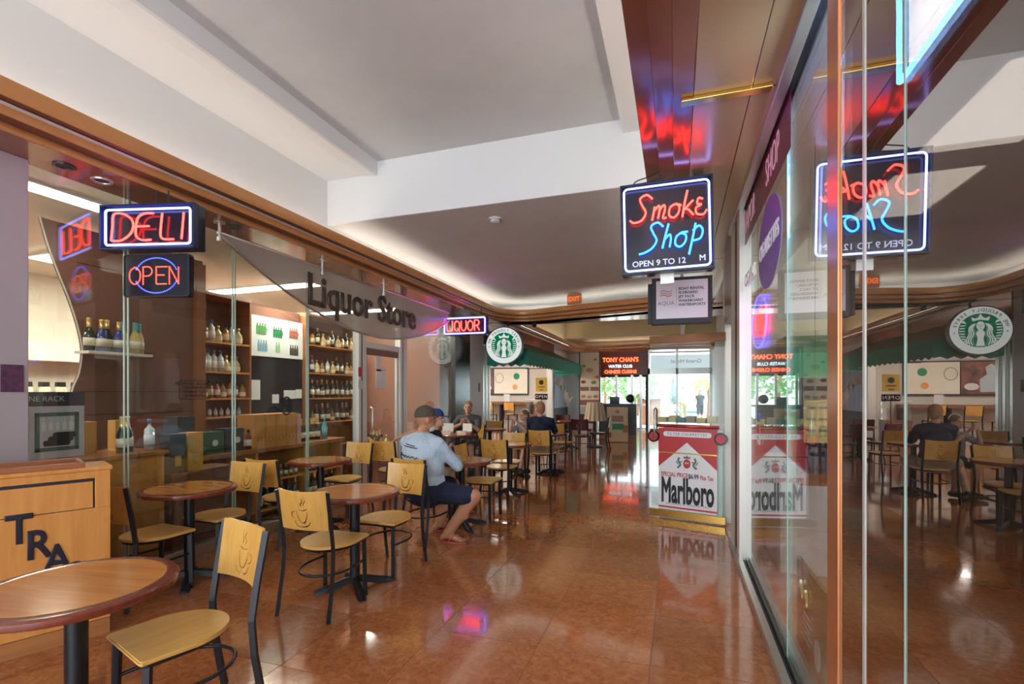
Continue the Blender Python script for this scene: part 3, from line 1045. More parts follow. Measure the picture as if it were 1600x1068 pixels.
# single-stroke block capitals on a unit box
G = {
    'D': [[(0.0, 0.0), (0.0, 0.5), (0.0, 1.0), (0.45, 1.0), (0.85, 0.72), (0.85, 0.3), (0.45, 0.0), (0.0, 0.0)]],
    'E': [[(0.75, 1.0), (0.3, 1.0), (0.0, 0.8), (0.0, 0.2), (0.3, 0.0), (0.75, 0.0)], [(0.02, 0.52), (0.6, 0.52)]],
    'L': [[(0.0, 1.0), (0.0, 0.25), (0.15, 0.02), (0.7, 0.0)]],
    'I': [[(0.0, 1.0), (0.0, 0.0)]],
    'Q': [[(0.4, 1.0), (0.05, 0.75), (0.05, 0.25), (0.4, 0.0), (0.75, 0.25), (0.75, 0.75), (0.4, 1.0)], [(0.5, 0.28), (0.82, -0.06)]],
    'U': [[(0.0, 1.0), (0.0, 0.3), (0.35, 0.0), (0.7, 0.3), (0.7, 1.0)]],
    'O': [[(0.4, 1.0), (0.05, 0.75), (0.05, 0.25), (0.4, 0.0), (0.75, 0.25), (0.75, 0.75), (0.4, 1.0)]],
    'R': [[(0.0, 0.0), (0.0, 1.0)], [(0.0, 1.0), (0.45, 1.0), (0.65, 0.78), (0.45, 0.52), (0.0, 0.5)], [(0.35, 0.5), (0.7, 0.0)]],
    'P': [[(0.0, 0.0), (0.0, 1.0)], [(0.0, 1.0), (0.45, 1.0), (0.65, 0.76), (0.45, 0.5), (0.0, 0.48)]],
    'N': [[(0.0, 0.0), (0.0, 1.0)], [(0.0, 1.0), (0.65, 0.0)], [(0.65, 0.0), (0.65, 1.0)]],
}


def rect_tube(bm, x0, x1, z0, z1, rad, r, y, gap=None):
    P = [(a, y, b) for a, b in rrect(x0, x1, z0, z1, rad, 4)]
    tube(bm, P, r, 6, closed=True)


# ---- DELI sign, hung from the soffit
ds = thing('deli_neon_sign', 'DELI box sign with red neon letters and pale blue border', 'neon sign', (-3.85, 2.73, 2.785), math.radians(14))
w, h = 0.385, 0.172
bm = NB(); box(bm, -w, w, 0.0, 0.08, -h, h, bev=.006); obj('cabinet', bm, M['sign_back'], ds)
bm = NB()
for r in ((-w, w, h - .012, h), (-w, w, -h, -h + .012), (-w, -w + .012, -h, h), (w - .012, w, -h, h)): box(bm, r[0], r[1], -0.05, 0.0, r[2], r[3])
obj('cabinet_rim', bm, mat('navy_sign_rim', (0.02, 0.03, 0.09), 0.25), ds)
bm = NB(); rect_tube(bm, -0.345, 0.345, -0.135, 0.135, 0.02, 0.0085, -0.035); obj('border_tube', bm, M['neon_white'], ds, smooth=True)
for ch, x, sx in (('D', -0.30, 0.19), ('E', -0.10, 0.17), ('L', 0.10, 0.16), ('I', 0.275, 0.15)):
    bm = NB(); strokes(bm, G[ch], x, -0.10, sx, 0.20, 0.0075, -0.035, shear=0.12); obj('letter_tube', bm, M['neon_red'], ds, smooth=True)
for x in (-0.22, 0.0, 0.10):
    bm = NB(); cyl(bm, (x, 0.05, h), (x, 0.05, 3.09 - 2.785), 0.006, seg=6); obj('hanger', bm, M['black'], ds)
# ---- LED open sign under it
os_ = thing('open_led_sign', 'OPEN sign of red dots inside a blue dotted ellipse, hung below the DELI sign', 'led sign', (-3.815, 2.745, 2.42), math.radians(14))
bm = NB(); prism(bm, rrect(-0.268, 0.268, -0.165, 0.165, 0.02), 0.0, 0.05, 'y'); obj('panel', bm, M['sign_back'], os_)
bm = NB(); tube(bm, [(a, -0.002, b) for a, b in rrect(-0.265, 0.265, -0.162, 0.162, 0.02)], 0.006, 6, closed=True); obj('panel_rim', bm, M['black_matte'], os_)
bm = NB()


def dots(bm, pts, r, step, y):
    P = [Vector((a, 0, b)) for a, b in pts]
    acc = 0.0
    nxt = 0.0
    for i in range(len(P) - 1):
        L_ = (P[i + 1] - P[i]).length
        while nxt <= acc + L_ + 1e-9:
            q = P[i].lerp(P[i + 1], (nxt - acc) / max(L_, 1e-9))
            bmesh.ops.create_icosphere(bm, subdivisions=1, radius=r, matrix=Matrix.Translation((q.x, y, q.z)))
            nxt += step
        acc += L_


for ch, x in (('O', -0.222), ('P', -0.108), ('E', 0.0), ('N', 0.108)):
    for st in G[ch]:
        q = catmull([(a, b, 0) for a, b in st], 4) if (ch == 'O' or (ch == 'P' and len(st) > 2)) else [Vector((a, b, 0)) for a, b in st]
        if ch == 'E': q = [Vector(v) for v in ([(0.75, 1, 0), (0, 1, 0), (0, 0, 0), (0.75, 0, 0)] if len(st) > 2 else [(0, .52, 0), (.65, .52, 0)])]
        dots(bm, [(x + p.x * 0.115, -0.066 + p.y * 0.132) for p in q], 0.0052, 0.0125, -0.003)
obj('red_dots', bm, M['led_red'], os_)
bm = NB()
for a0, a1 in ((20, 160), (200, 340)):
    dots(bm, [(0.175 * math.cos(math.radians(a)), 0.135 * math.sin(math.radians(a))) for a in range(a0, a1 + 1, 5)], 0.0055, 0.017, -0.003)
obj('blue_dots', bm, M['led_blue'], os_)
for x in (-0.15, 0.16):
    bm = NB(); tube(bm, [(x, .03, .165), (x + .01, .03, .185), (x - .005, .03, 0.183)], 0.003, 5); obj('hanger', bm, M['cable'], os_)

# ---- LIQUOR neon
ls = thing('liquor_neon_sign', 'LIQUOR neon sign with red letters in a blue violet border', 'neon sign', (-3.78, 8.53, 2.765), 0.05)
bm = NB(); box(bm, -0.43, 0.43, 0.0, 0.12, -0.17, 0.17, bev=.006); obj('cabinet', bm, M['sign_back'], ls)
bm = NB(); rect_tube(bm, -0.405, 0.405, -0.145, 0.145, 0.025, 0.014, -0.03); obj('border_tube', bm, M['neon_viol'], ls, smooth=True)
for ch, x in (('L', -0.355), ('I', -0.245), ('Q', -0.205), ('U', -0.065), ('O', 0.06), ('R', 0.20)):
    bm = NB(); strokes(bm, G[ch], x, -0.095, 0.135, 0.19, 0.010, -0.03); obj('letter_tube', bm, M['neon_red'], ls, smooth=True)
bm = NB(); cyl(bm, (-.3, .06, .17), (-.3, .06, 0.325), .008, seg=6); cyl(bm, (.3, .06, .17), (.3, .06, 0.325), .008, seg=6); obj('hanger', bm, M['black'], ls)

# ---- Liquor Store valance: curved tinted acrylic
vs = thing('store_name_valance', 'curved smoked panel lettered Liquor Store under the cornice', 'shop sign', (-4.03, 5.9, 3.0))
M['smoked'] = frosted('frosted_acrylic', (0.50, 0.44, 0.39), 0.66)
y0, y1 = -2.45, 2.45
N_ = 40
bot = []
for i in range(N_ + 1):
    t = i / N_
    y = y0 + (y1 - y0) * t
    s = (t ** 1.02)
    dzv = -0.70 * (1 - abs(2 * t - 1.06) ** 2.0 / 1.06 ** 2)
    bot.append((y, min(dzv, 0.0) - 0.004))
bm = NB()
prism(bm, [(y0, 0.0)] + bot[1:-1] + [(y1, 0.0)], 0.0, 0.010, 'x')
obj('panel', bm, M['smoked'], vs)
bm = NB(); tube(bm, [(0.005, a, b) for a, b in bot], 0.014, 6, flat=(0.016, 0.013)); obj('edge_trim', bm, M['alu'], vs, smooth=True)
bm = NB(); tube(bm, [(0.005, y0, 0.0), (0.005, y1, 0.0)], 0.016, 6); obj('top_rail', bm, M['alu'], vs, smooth=True)
for y in (-2.44, -1.05, 0.25):
    bm = NB(); cyl(bm, (0.03, y, 0.09), (0.03, y, 0.0), 0.018, seg=10); cyl(bm, (0.03, y, 0.0), (0.03, y, -0.06), 0.012, seg=8); cyl(bm, (0.03, y, -0.05), (0.03, y, -0.09), 0.024, 0.024, seg=10); cyl(bm, (0.03, y, 0.075), (0.03, y, 0.088), .05, seg=12); obj('standoff', bm, M['alu'], vs, smooth='auto')
M['bronze_letter'] = mat('dark_bronze_letter', (0.09, 0.065, 0.05), 0.4, 0.3)
LS = text_mesh('Liquor Store', 0.52, 0.012, bold=0.010, sx=1.0)
LS.transform(Matrix.Diagonal((2.45 / max(1e-3, max(v.co.x for v in LS.vertices) - min(v.co.x for v in LS.vertices)), 1, 1, 1)))
obj('lettering', LS, M['bronze_letter'], vs, (0.022, -0.06, -0.31), (PI / 2, 0, PI / 2))

# ---- no smoking sign, notice and small decals on the liquor glass
ns = thing('no_smoking_decal', 'black no smoking ring decal on the liquor store glass', 'decal', (XL + 0.003, 4.55, 1.36), PI / 2)
bm = NB(); tube(bm, [(0.078 * math.cos(a * PI / 16), 0, 0.098 * math.sin(a * PI / 16)) for a in range(32)], 0.009, 4, closed=True, flat=(0.011, 0.0015)); obj('ring', bm, M['black_matte'], ns)
bm = NB(); tube(bm, [(-0.055, 0, 0.07), (0.055, 0, -0.07)], 0.007, 4, flat=(0.010, 0.0015)); obj('slash', bm, M['black_matte'], ns)
bm = NB(); box(bm, -0.05, 0.05, -0.001, 0.001, -0.012, 0.012); obj('cigarette', bm, M['black_matte'], ns)
nt_ = thing('store_notice', 'black outlined notice lettered on the liquor store glass', 'notice', (XL + 0.003, 3.42, 1.54), PI / 2)
bm = NB(); tube(bm, [(a, 0, b) for a, b in rrect(-.16, .16, -.085, .085, .025)], 0.003, 4, closed=True, flat=(0.0032, 0.001)); obj('border', bm, M['black_matte'], nt_)
for i, s in enumerate(('NO FOOD ALLOWED', 'ON PREMISES', 'THANK YOU', 'LE PARISIEN CAFE')):
    if i == 3: s = 'LE PARISOLA'
    text('lettering', s, 0.040, M['black_matte'], nt_, (0, -0.001, 0.055 - i * 0.037), (0, 0, 0), depth=0.001, bold=.0008)

# ---- round coffee sign
M['sign_white'] = emis('lit_white_sign_face', (0.90, 0.97, 0.94), 0.52)
M['sign_green'] = emis('lit_green_print', (0.0, 0.20, 0.08), 0.5)
M['green_ink'] = mat('green_ink', (0.0, 0.20, 0.10), 0.5)
M['grey_letter'] = mat('grey_letter', (0.10, 0.16, 0.15), 0.5)
cs = thing('round_coffee_sign', 'round white lit sign with green siren emblem reading WE PROUDLY SERVE', 'shop sign', (-3.52, 10.0, 2.52), math.radians(10))
R_ = 0.385
bm = NB(); cyl(bm, (0, 0.0, 0), (0, 0.16, 0), R_ + .02, seg=48); obj('drum', bm, M['black'], cs, smooth='auto')
bm = NB(); cyl(bm, (0, -0.006, 0), (0, 0.0, 0), R_, seg=48); obj('face', bm, M['sign_white'], cs)


def emblem(parent, R, mg, mw, y):
    """green disc with crowned long-haired figure, built of flat strokes"""
    bm = NB(); cyl(bm, (0, y - 0.003, 0), (0, y, 0), R, seg=40); obj('emblem_disc', bm, mg, parent)
    bm = NB()

    def flat(pts, w, yy):
        P = catmull([(a * R, 0, b * R) for a, b in pts], 4) if len(pts) > 2 else [Vector((a * R, 0, b * R)) for a, b in pts]
        tube(bm, [(p.x, yy, p.z) for p in P], w * R, 4, flat=(0.0012, w * R))
    Y = y - 0.005
    for s in (-1, 1):
        for k in range(4):   # waves of hair
            a = 0.13 + k * 0.12
            flat([(s * (0.20 + 0.05 * k), 0.42 - 0.02 * k), (s * (0.30 + 0.07 * k), 0.12), (s * (0.20 + 0.10 * k), -0.22), (s * (0.34 + 0.10 * k), -0.55), (s * (a + .10), -0.93 + 0.05 * k)], 0.030, Y)
        for k in range(7):   # tail scales
            z = 0.30 - k * 0.155
            xo = math.sqrt(max(0.0, 0.98 - z * z)) * 0.97
            flat([(s * xo, z), (s * (xo - 0.24), z + 0.02 - 0.05 * k * .4)], 0.030, Y)
        prismpts = [(s * 0.62, 0.40), (s * 0.98 * 0.92, 0.50), (s * 0.74, 0.60)]
        bm.faces.new([bm.verts.new((a * R, Y, b * R)) for a, b in prismpts])
    for k in range(10):      # face and body
        pass
    face = [(0.19 * math.cos(2 * PI * i / 16) * R, Y, (0.26 + 0.27 * math.sin(2 * PI * i / 16)) * R) for i in range(16)]
    bm.faces.new([bm.verts.new(p) for p in face])
    body = [(-0.10, 0.02), (0.10, 0.02), (0.20, -0.15), (0.13, -0.50), (0.20, -0.93), (-0.20, -0.93), (-0.13, -0.50), (-0.20, -0.15)]
    bm.faces.new([bm.verts.new((a * R, Y, b * R)) for a, b in body])
    crown = [(-0.36, 0.55), (-0.42, 0.80), (-0.22, 0.70), (-0.10, 0.78), (0.0, 0.98), (0.10, 0.78), (0.22, 0.70), (0.42, 0.80), (0.36, 0.55), (0.0, 0.62)]
    bm.faces.new([bm.verts.new((a * R, Y, b * R)) for a, b in crown])
    obj('emblem_figure', bm, mw, parent)
    bm = NB()
    for s in (-1, 1): box(bm, (s * .09 - .045) * R, (s * .09 + .045) * R, Y - .002, Y - .001, .30 * R, .325 * R)
    box(bm, -.05 * R, .05 * R, Y - .002, Y - .001, .09 * R, .115 * R)
    box(bm, -.012 * R, .012 * R, Y - .002, Y - .001, .16 * R, .30 * R)
    obj('emblem_face', bm, mg, parent)


emblem(cs, 0.275, M['sign_green'], M['sign_white'], -0.007)
msg = 'WE PROUDLY SERVE'
for i, ch in enumerate(msg):
    if ch == ' ': continue
    a = math.radians(166 - i * (152 / (len(msg) - 1)))
    text('letter', ch, 0.072, M['grey_letter'], cs, (0.326 * math.cos(a), -0.010, 0.326 * math.sin(a)), (0, -(a - PI / 2), 0), depth=0.002, bold=0.001)
for s in (-1, 1):
    bm = NB(); cyl(bm, (s * 0.325, -0.009, -0.03), (s * 0.325, -0.006, -0.03), 0.010, seg=10); obj('dot', bm, M['grey_letter'], cs)
bm = NB(); tube(bm, [(0, .12, .2), (0, .52, .2), (0, .52, .60)], .02, 8); cyl(bm, (0, .52, .555), (0, .52, .572), .09, seg=16); obj('hanger', bm, M['black'], cs)

# ---- Smoke Shop sign
ss = thing('smoke_shop_neon_sign', 'Smoke Shop neon sign in red and blue script over OPEN hours', 'neon sign', (-0.075, 3.95, 2.775), 0.0)
ss.rotation_euler = (0, math.radians(-1.2), math.radians(2))
bm = NB(); box(bm, -0.335, 0.335, 0.0, 0.09, -0.345, 0.345, bev=.006); obj('cabinet', bm, M['sign_back'], ss)
bm = NB()
for r in ((-.335, .335, .335, .345), (-.335, .335, -.345, -.335), (-.335, -.325, -.345, .345), (.325, .335, -.345, .345)): box(bm, r[0], r[1], -0.055, 0.0, r[2], r[3])
obj('cabinet_rim', bm, M['black'], ss)
bm = NB(); rect_tube(bm, -0.308, 0.308, -0.318, 0.318, 0.03, 0.0075, -0.035); obj('border_tube', bm, M['neon_white'], ss, smooth=True)
SMOKE = [
    [(0.86, 0.92), (0.60, 1.12), (0.30, 0.98), (0.42, 0.66), (0.58, 0.36), (0.40, 0.05), (0.05, -0.02), (-0.14, 0.10)],                            # S
    [(0.88, 0.0), (0.98, 0.56), (0.96, 0.40), (1.16, 0.60), (1.20, 0.40), (1.14, 0.05)], [(1.17, 0.38), (1.38, 0.60), (1.44, 0.42), (1.36, 0.06), (1.52, 0.06)],  # m
    [(1.86, 0.58), (1.66, 0.45), (1.64, 0.14), (1.84, 0.02), (2.04, 0.20), (2.06, 0.48), (1.88, 0.60), (2.16, 0.50)],                               # o
    [(2.22, 0.0), (2.30, 0.6), (2.40, 1.10)], [(2.66, 0.66), (2.34, 0.34), (2.46, 0.30), (2.70, 0.04)],                                             # k
    [(3.08, 0.66), (2.90, 0.72), (2.84, 0.50), (3.02, 0.44), (2.80, 0.32), (2.84, 0.08), (3.12, 0.02), (3.26, 0.20)],                               # e
]
SHOP = [
    [(0.78, 0.92), (0.54, 1.12), (0.26, 0.98), (0.38, 0.66), (0.52, 0.36), (0.34, 0.05), (0.02, -0.12), (-0.22, -0.16)],
    [(0.78, 0.0), (0.88, 0.50), (1.00, 1.02)], [(0.84, 0.34), (1.06, 0.56), (1.12, 0.36), (1.08, 0.02)],
    [(1.54, 0.58), (1.34, 0.42), (1.32, 0.12), (1.52, 0.0), (1.72, 0.18), (1.74, 0.46), (1.54, 0.58), (1.82, 0.60)],
    [(1.90, -0.36), (2.02, 0.30), (2.12, 0.92)], [(2.02, 0.62), (2.26, 0.80), (2.42, 0.60), (2.34, 0.28), (2.04, 0.20)],
]
for g, x, z, sx, sz, m, r in ((SMOKE, -0.245, 0.055, 0.163, 0.178, 'neon_red', 0.0072), (SHOP, -0.165, -0.165, 0.172, 0.178, 'neon_blue', 0.0072)):
    for letter in (range(len(g))):
        bm = NB()
        pts = [(a, b) for a, b in g[letter]]
        strokes(bm, [pts], x, z, sx, sz, r, -0.04, shear=0.06)
        obj('letter_tube', bm, M[m], ss, smooth=True)
text('lettering', 'OPEN 9 TO 12', 0.062, M['paper'], ss, (-0.06, -0.004, -0.262), (0, 0, 0), depth=.002, bold=.001)
text('lettering', 'M', 0.062, M['paper'], ss, (0.255, -0.004, -0.255), (0, 0, 0), depth=.002, bold=.001)
bm = NB(); tube(bm, catmull([(-0.25, .04, .345), (-.22, .04, .40), (-.12, .05, .43), (-.02, .06, .47)], 4), .005, 5); tube(bm, catmull([(-0.27, .05, .345), (-.2, .05, .38), (-.08, .06, .40), (.0, .06, .45)], 4), .004, 5); obj('cable', bm, M['cable'], ss, smooth=True)
for x in (-.04, .24):
    bm = NB(); box(bm, x - .035, x + .035, .02, .05, .345, 0.398); obj('hanger', bm, M['black'], ss)
bm = NB(); box(bm, -0.05, 0.05, .03, .06, -.42, -.345); obj('drop_bracket', bm, M['alu_white'], ss)

# ---- AQUA sign below
aq = thing('watersports_sign', 'small framed boat rental and watersports sign hung below the red and blue neon', 'sign', (0.045, 4.80, 2.365), math.radians(2))
bm = NB(); box(bm, -0.265, 0.265, 0.0, 0.10, -0.215, 0.215, bev=.005); obj('cabinet', bm, M['black_matte'], aq)
bm = NB(); box(bm, -0.225, 0.225, -0.004, 0.0, -0.165, 0.185); obj('face', bm, mat('grey_white_face', (0.60, 0.57, 0.62), 0.3), aq)
text('lettering', 'AQUA', 0.048, mat('slate_print', (.16, .15, .22), .5), aq, (-0.138, -0.005, -0.025), (0, 0, 0), depth=.001, sx=1.1)
for k, c in enumerate(((.45, .10, .08), (.55, .2, .15), (.25, .2, .35))):
    bm = NB(); tube(bm, catmull([(-.19, -.005, .045 + k * .02), (-.155, -.005, .056 + k * .02), (-.12, -.005, .04 + k * .02), (-.085, -.005, .052 + k * .02)], 4), .003, 4, flat=(.001, .004)); obj('wave', bm, mat('wave_print', c, .5), aq)
bm = NB(); box(bm, -.048, -.046, -.005, -.004, -.06, .12); obj('divider', bm, M['grey_letter'], aq)
for i, s in enumerate(('BOAT RENTAL', 'FLYBOARD', 'JET PACK', 'WAKEBOARD', 'WATERSPORTS')):
    text('lettering', s, 0.034, M['black_matte'], aq, (-.028, -.005, 0.105 - i * .037), (0, 0, 0), depth=.001, align='LEFT', bold=.0006)
bm = NB(); tube(bm, [(0, .05, .215), (0, .05, .80)], .012, 6); obj('hanger', bm, M['alu'], aq)
bm = NB(); box(bm, -0.30, -0.262, 0.02, 0.09, -.20, .17); obj('side_box', bm, M['black_matte'], aq)

# ---- exit sign on the cross cornice, smoke detector, downlights, camera
ex = thing('exit_sign', 'small tan and red EXIT sign standing on the cross cornice', 'exit sign', (-1.98, 9.96, 3.315), math.radians(-14))
bm = NB(); box(bm, -.155, .155, -.02, .04, 0.0, .205, bev=.005); obj('housing', bm, mat('tan_exit_housing', (.62, .34, .14), .4, .3), ex)
bm = NB(); box(bm, -.09, .09, 0, .03, .205, .22); obj('canopy_mount', bm, M['alu'], ex)
text('lettering', 'EXIT', 0.13, emis('exit_red', (1, .12, .03), 1.2), ex, (0, -.022, .10), (0, 0, 0), depth=.003, bold=.002)
sd = thing('smoke_detector', 'small round white smoke detector on the low grey ceiling', 'smoke detector', (-2.0, 5.37, ZBEAM))
bm = NB(); lathe(bm, [(0, 0), (.075, 0), (.078, -.012), (.07, -.02)], 24); obj('base', bm, M['white'], sd, smooth='auto')
bm = NB(); lathe(bm, [(.06, -.018), (.055, -.045), (.035, -.058), (0, -.06)], 24); obj('dome', bm, M['paper_grey'], sd, smooth='auto')
for i, (x, y, lab) in enumerate(((-4.03, 2.26, 'recessed downlight with broken trim in the soffit by the grey column'), (-4.05, 2.51, 'recessed downlight with pale ring in the soffit by the DELI sign'), (-4.0, 3.62, 'recessed downlight in the soffit above the start of the valance'))):
    dl = thing('downlight', lab, 'downlight', (x, y, ZS_L), 0, 'soffit downlights')
    bm = NB(); lathe(bm, [(.045, -.001), (.048, -.008), (.066, -.008), (.068, 0)], 24); obj('trim_ring', bm, M['alu'] if i == 1 else M['black'], dl, smooth='auto')
    bm = NB(); lathe(bm, [(0, -.002), (.047, -.002)], 24); obj('well', bm, M['black_matte'], dl)
sp = thing('soffit_speaker', 'small security camera under the cross cornice beside the round sign', 'camera', (-3.05, 10.75, 3.09))
bm = NB(); lathe(bm, [(0, 0), (.07, 0), (.07, -.03), (.03, -.04)], 14); obj('mount', bm, M['black'], sp)
bm = NB(); bmesh.ops.create_uvsphere(bm, u_segments=14, v_segments=8, radius=.05, matrix=Matrix.Translation((0, 0, -.06))); obj('dome', bm, M['sign_back'], sp, smooth=True)

# =================================================================== SMOKE SHOP DOOR WITH POSTER
p0, p1 = Vector((0.53, 6.06, 0)), Vector((-0.31, 6.29, 0))
dang = math.atan2(-(p1 - p0).y, -(p1 - p0).x)      # local +x points to the hinge side
Wd = (p1 - p0).length
door = thing('door_2', 'frameless glass door of the smoke shop swung open across the hall', None, p1, dang, kind='structure')
bm = NB(); box(bm, 0, Wd, -.006, .006, .10, 2.10); obj('pane', bm, M['glass'], door)
bm = NB(); box(bm, 0, Wd, -.02, .02, .015, .10, bev=.003); obj('kick_rail', bm, M['brass'], door)
bm = NB(); box(bm, 0, Wd, -.02, .02, 2.10, 2.20, bev=.003); obj('head_rail', bm, mat('brown_rail', (.24, .11, .05), .25, .6), door)
for s in (-1, 1):
    bm = NB(); tube(bm, [(.07, s * .01, .92), (.07, s * .05, .94), (.07, s * .05, 1.30), (.07, s * .01, 1.32)], .012, 8); obj('handle', bm, M['alu'], door, smooth=True)
po = thing('cigarette_poster', 'large red and white cigarette pack poster on the open glass door', 'poster', p1, dang)
M['m_red'] = mat('poster_red', (.50, .03, .035), .35)
M['m_white'] = mat('poster_white', (.80, .78, .78), .35)
pw0, pw1, pz0, pz1 = 0.115, 0.785, 0.115, 1.09
yb = -0.030
bm = NB(); box(bm, pw0, pw1, yb, -.012, pz0, pz1); pb = obj('board', bm, M['m_white'], po)
cxp = (pw0 + pw1) / 2
Yf = yb - .002
bm = NB()
def poly(bm, pts, y, m=0):
    f = bm.faces.new([bm.verts.new((a, y, b)) for a, b in pts]); f.material_index = m
poly(bm, [(pw0, .80), (pw0, pz1), (cxp, pz1), (cxp, .925), (cxp - .14, .80)], Yf); obj('red_print', bm, M['m_red'], pb); bm = NB()
poly(bm, [(pw1, .80), (pw1, pz1), (cxp, pz1), (cxp, .925), (cxp + .14, .80)], Yf); obj('red_print', bm, M['m_red'], pb); bm = NB()
poly(bm, [(pw0, .62), (pw0, .79), (pw0 + .19, .79)], Yf); obj('red_print', bm, M['m_red'], pb); bm = NB(); poly(bm, [(pw1, .62), (pw1, .79), (pw1 - .19, .79)], Yf); obj('red_print', bm, M['m_red'], pb); bm = NB()
poly(bm, [(pw0, .135), (pw1, .135), (pw1, .155), (pw0, .155)], Yf)
obj('red_print', bm, M['m_red'], pb)
bm = NB(); poly(bm, [(pw0, .788), (pw1, .788), (pw1, .802), (pw0, .802)], Yf - .001); obj('gold_line', bm, M['brass'], pb)
bm = NB(); poly(bm, rrect(pw0 + .06, pw1 - .06, .99, 1.05, .028), Yf - .001); obj('title_band', bm, M['m_white'], pb)
text('lettering', 'FILTER CIGARETTES', .045, M['grey_letter'], pb, (cxp, Yf - .003, 1.02), (0, 0, 0), depth=.001, spacing=1.15)
text('lettering', 'SPECIAL PRICE', .072, M['m_red'], pb, (pw0 + .03, Yf - .003, .535), (0, 0, 0), depth=.001, align='LEFT', bold=.001, fit=.315)
text('lettering', '$6.99', .080, M['black_matte'], pb, (pw0 + .41, Yf - .003, .53), (0, 0, 0), depth=.001, bold=.0012, fit=.115)
text('lettering', 'Plus Tax', .072, M['m_red'], pb, (pw1 - .04, Yf - .003, .525), (0, 0, 0), depth=.001, align='RIGHT', bold=.001, fit=.145)
mb = text_mesh('Marlboro', .30, .001, bold=.009, sx=.54)
mb.transform(Matrix.Diagonal((.98, 1.38, 1, 1)))
obj('lettering', mb, M['black_matte'], pb, (cxp, Yf - .003, .335), (PI / 2, 0, 0))
text('lettering', '20 CLASS A CIGARETTES', .036, M['grey_letter'], pb, (cxp, Yf - .003, .19), (0, 0, 0), depth=.001, spacing=1.25)
bm = NB()
for s in (-1, 1):
    P = catmull([(cxp + s * .11, .62, 0), (cxp + s * .075, .66, 0), (cxp + s * .10, .71, 0), (cxp + s * .085, .745, 0)], 4)
    tube(bm, [(p.x, Yf - .002, p.y) for p in P], .011, 4, flat=(.001, .011))
    tube(bm, [(cxp + s * .085, Yf - .002, .69), (cxp + s * .055, Yf - .002, .70)], .006, 4, flat=(.001, .006))
    tube(bm, [(cxp + s * .10, Yf - .002, .66), (cxp + s * .125, Yf - .002, .70)], .005, 4, flat=(.001, .005))
poly(bm, [(cxp - .035, .735), (cxp - .04, .765), (cxp - .015, .752), (cxp, .778), (cxp + .015, .752), (cxp + .04, .765), (cxp + .035, .735)], Yf - .002)
obj('crest_print', bm, M['grey_letter'], pb)
bm = NB(); poly(bm, [(cxp + .042 * math.cos(a * PI / 12), .675 + .055 * math.sin(a * PI / 12)) for a in range(24)], Yf - .003); obj('crest_shield', bm, M['m_red'], pb)
text('lettering', 'PM', .035, M['m_white'], pb, (cxp, Yf - .005, .68), (0, 0, 0), depth=.001)
bm = NB(); tube(bm, [(pw0 - .02, -.03, 1.115), (pw1 + .02, -.03, 1.115)], .022, 10); obj('top_roll', bm, mat('satin_red', (.42, .06, .05), .2, .4), po, smooth=True)
for x in (pw0 - .055, pw1 + .04):
    bm = NB(); cyl(bm, (x, -.05, .985), (x, -.02, .985), .072, seg=24); obj('side_medallion', bm, M['sign_back'], po, smooth='auto')
    bm = NB(); cyl(bm, (x, -.054, .985), (x, -.05, .985), .052, seg=20); obj('medallion_face', bm, M['m_red'], po)
bm = NB(); box(bm, pw0, pw1 + .05, .012, .20, 0.0, 1.08, bev=.004); obj('rack_body', bm, mat('pale_green_rack', (.62, .70, .66), .4), po)
tr_ = thing('leaflet_tray', 'clear tray of yellow packets on top of the cigarette poster', 'tray', p1, dang)
bm = NB(); box(bm, pw0, pw1 + .06, -.025, .19, 1.14, 1.155); obj('tray', bm, M['acrylic'], tr_)
for k, (c, x) in enumerate((((.55, .42, .14), .15), ((.6, .48, .2), .28), ((.05, .2, .2), .36), ((.3, .26, .2), .48), ((.62, .5, .18), .60), ((.7, .62, .4), .72))):
    bm = NB(); box(bm, x - .05, x + .05, .0, .12, 1.156, 1.215 + .02 * (k % 2)); obj('packet', bm, mat('packet_card', c, .5), tr_)

# =================================================================== LIQUOR STORE
M['gl_dark'] = mat('dark_green_bottle_glass', (0.012, 0.028, 0.014), 0.08, coat=.5)
M['gl_clear'] = mat('clear_spirit_glass', (0.55, 0.62, 0.64), 0.06, coat=.5)
M['gl_amber'] = mat('amber_spirit_glass', (0.42, 0.17, 0.03), 0.08, coat=.5)
M['gl_blue'] = mat('turquoise_bottle_glass', (0.06, 0.42, 0.50), 0.1, coat=.5)
M['gl_navy'] = mat('navy_bottle_glass', (0.03, 0.05, 0.22), 0.1, coat=.5)
M['gl_red'] = mat('red_spirit_glass', (0.36, 0.04, 0.04), 0.08, coat=.5)
M['gl_pale'] = mat('pale_gold_glass', (0.62, 0.46, 0.18), 0.08, coat=.5)
M['gold_foil'] = mat('gold_foil', (0.66, 0.44, 0.16), 0.3, 0.7)
M['lab_cream'] = mat('cream_bottle_label', (0.78, 0.70, 0.52), 0.6)
M['lab_white'] = mat('white_bottle_label', (0.80, 0.80, 0.78), 0.6)
M['cap_blue'] = mat('blue_cap', (0.05, 0.13, 0.45), 0.4)
M['cap_red'] = mat('red_cap', (0.45, 0.04, 0.04), 0.4)
M['cap_teal'] = mat('teal_foil', (0.12, 0.32, 0.32), 0.4)


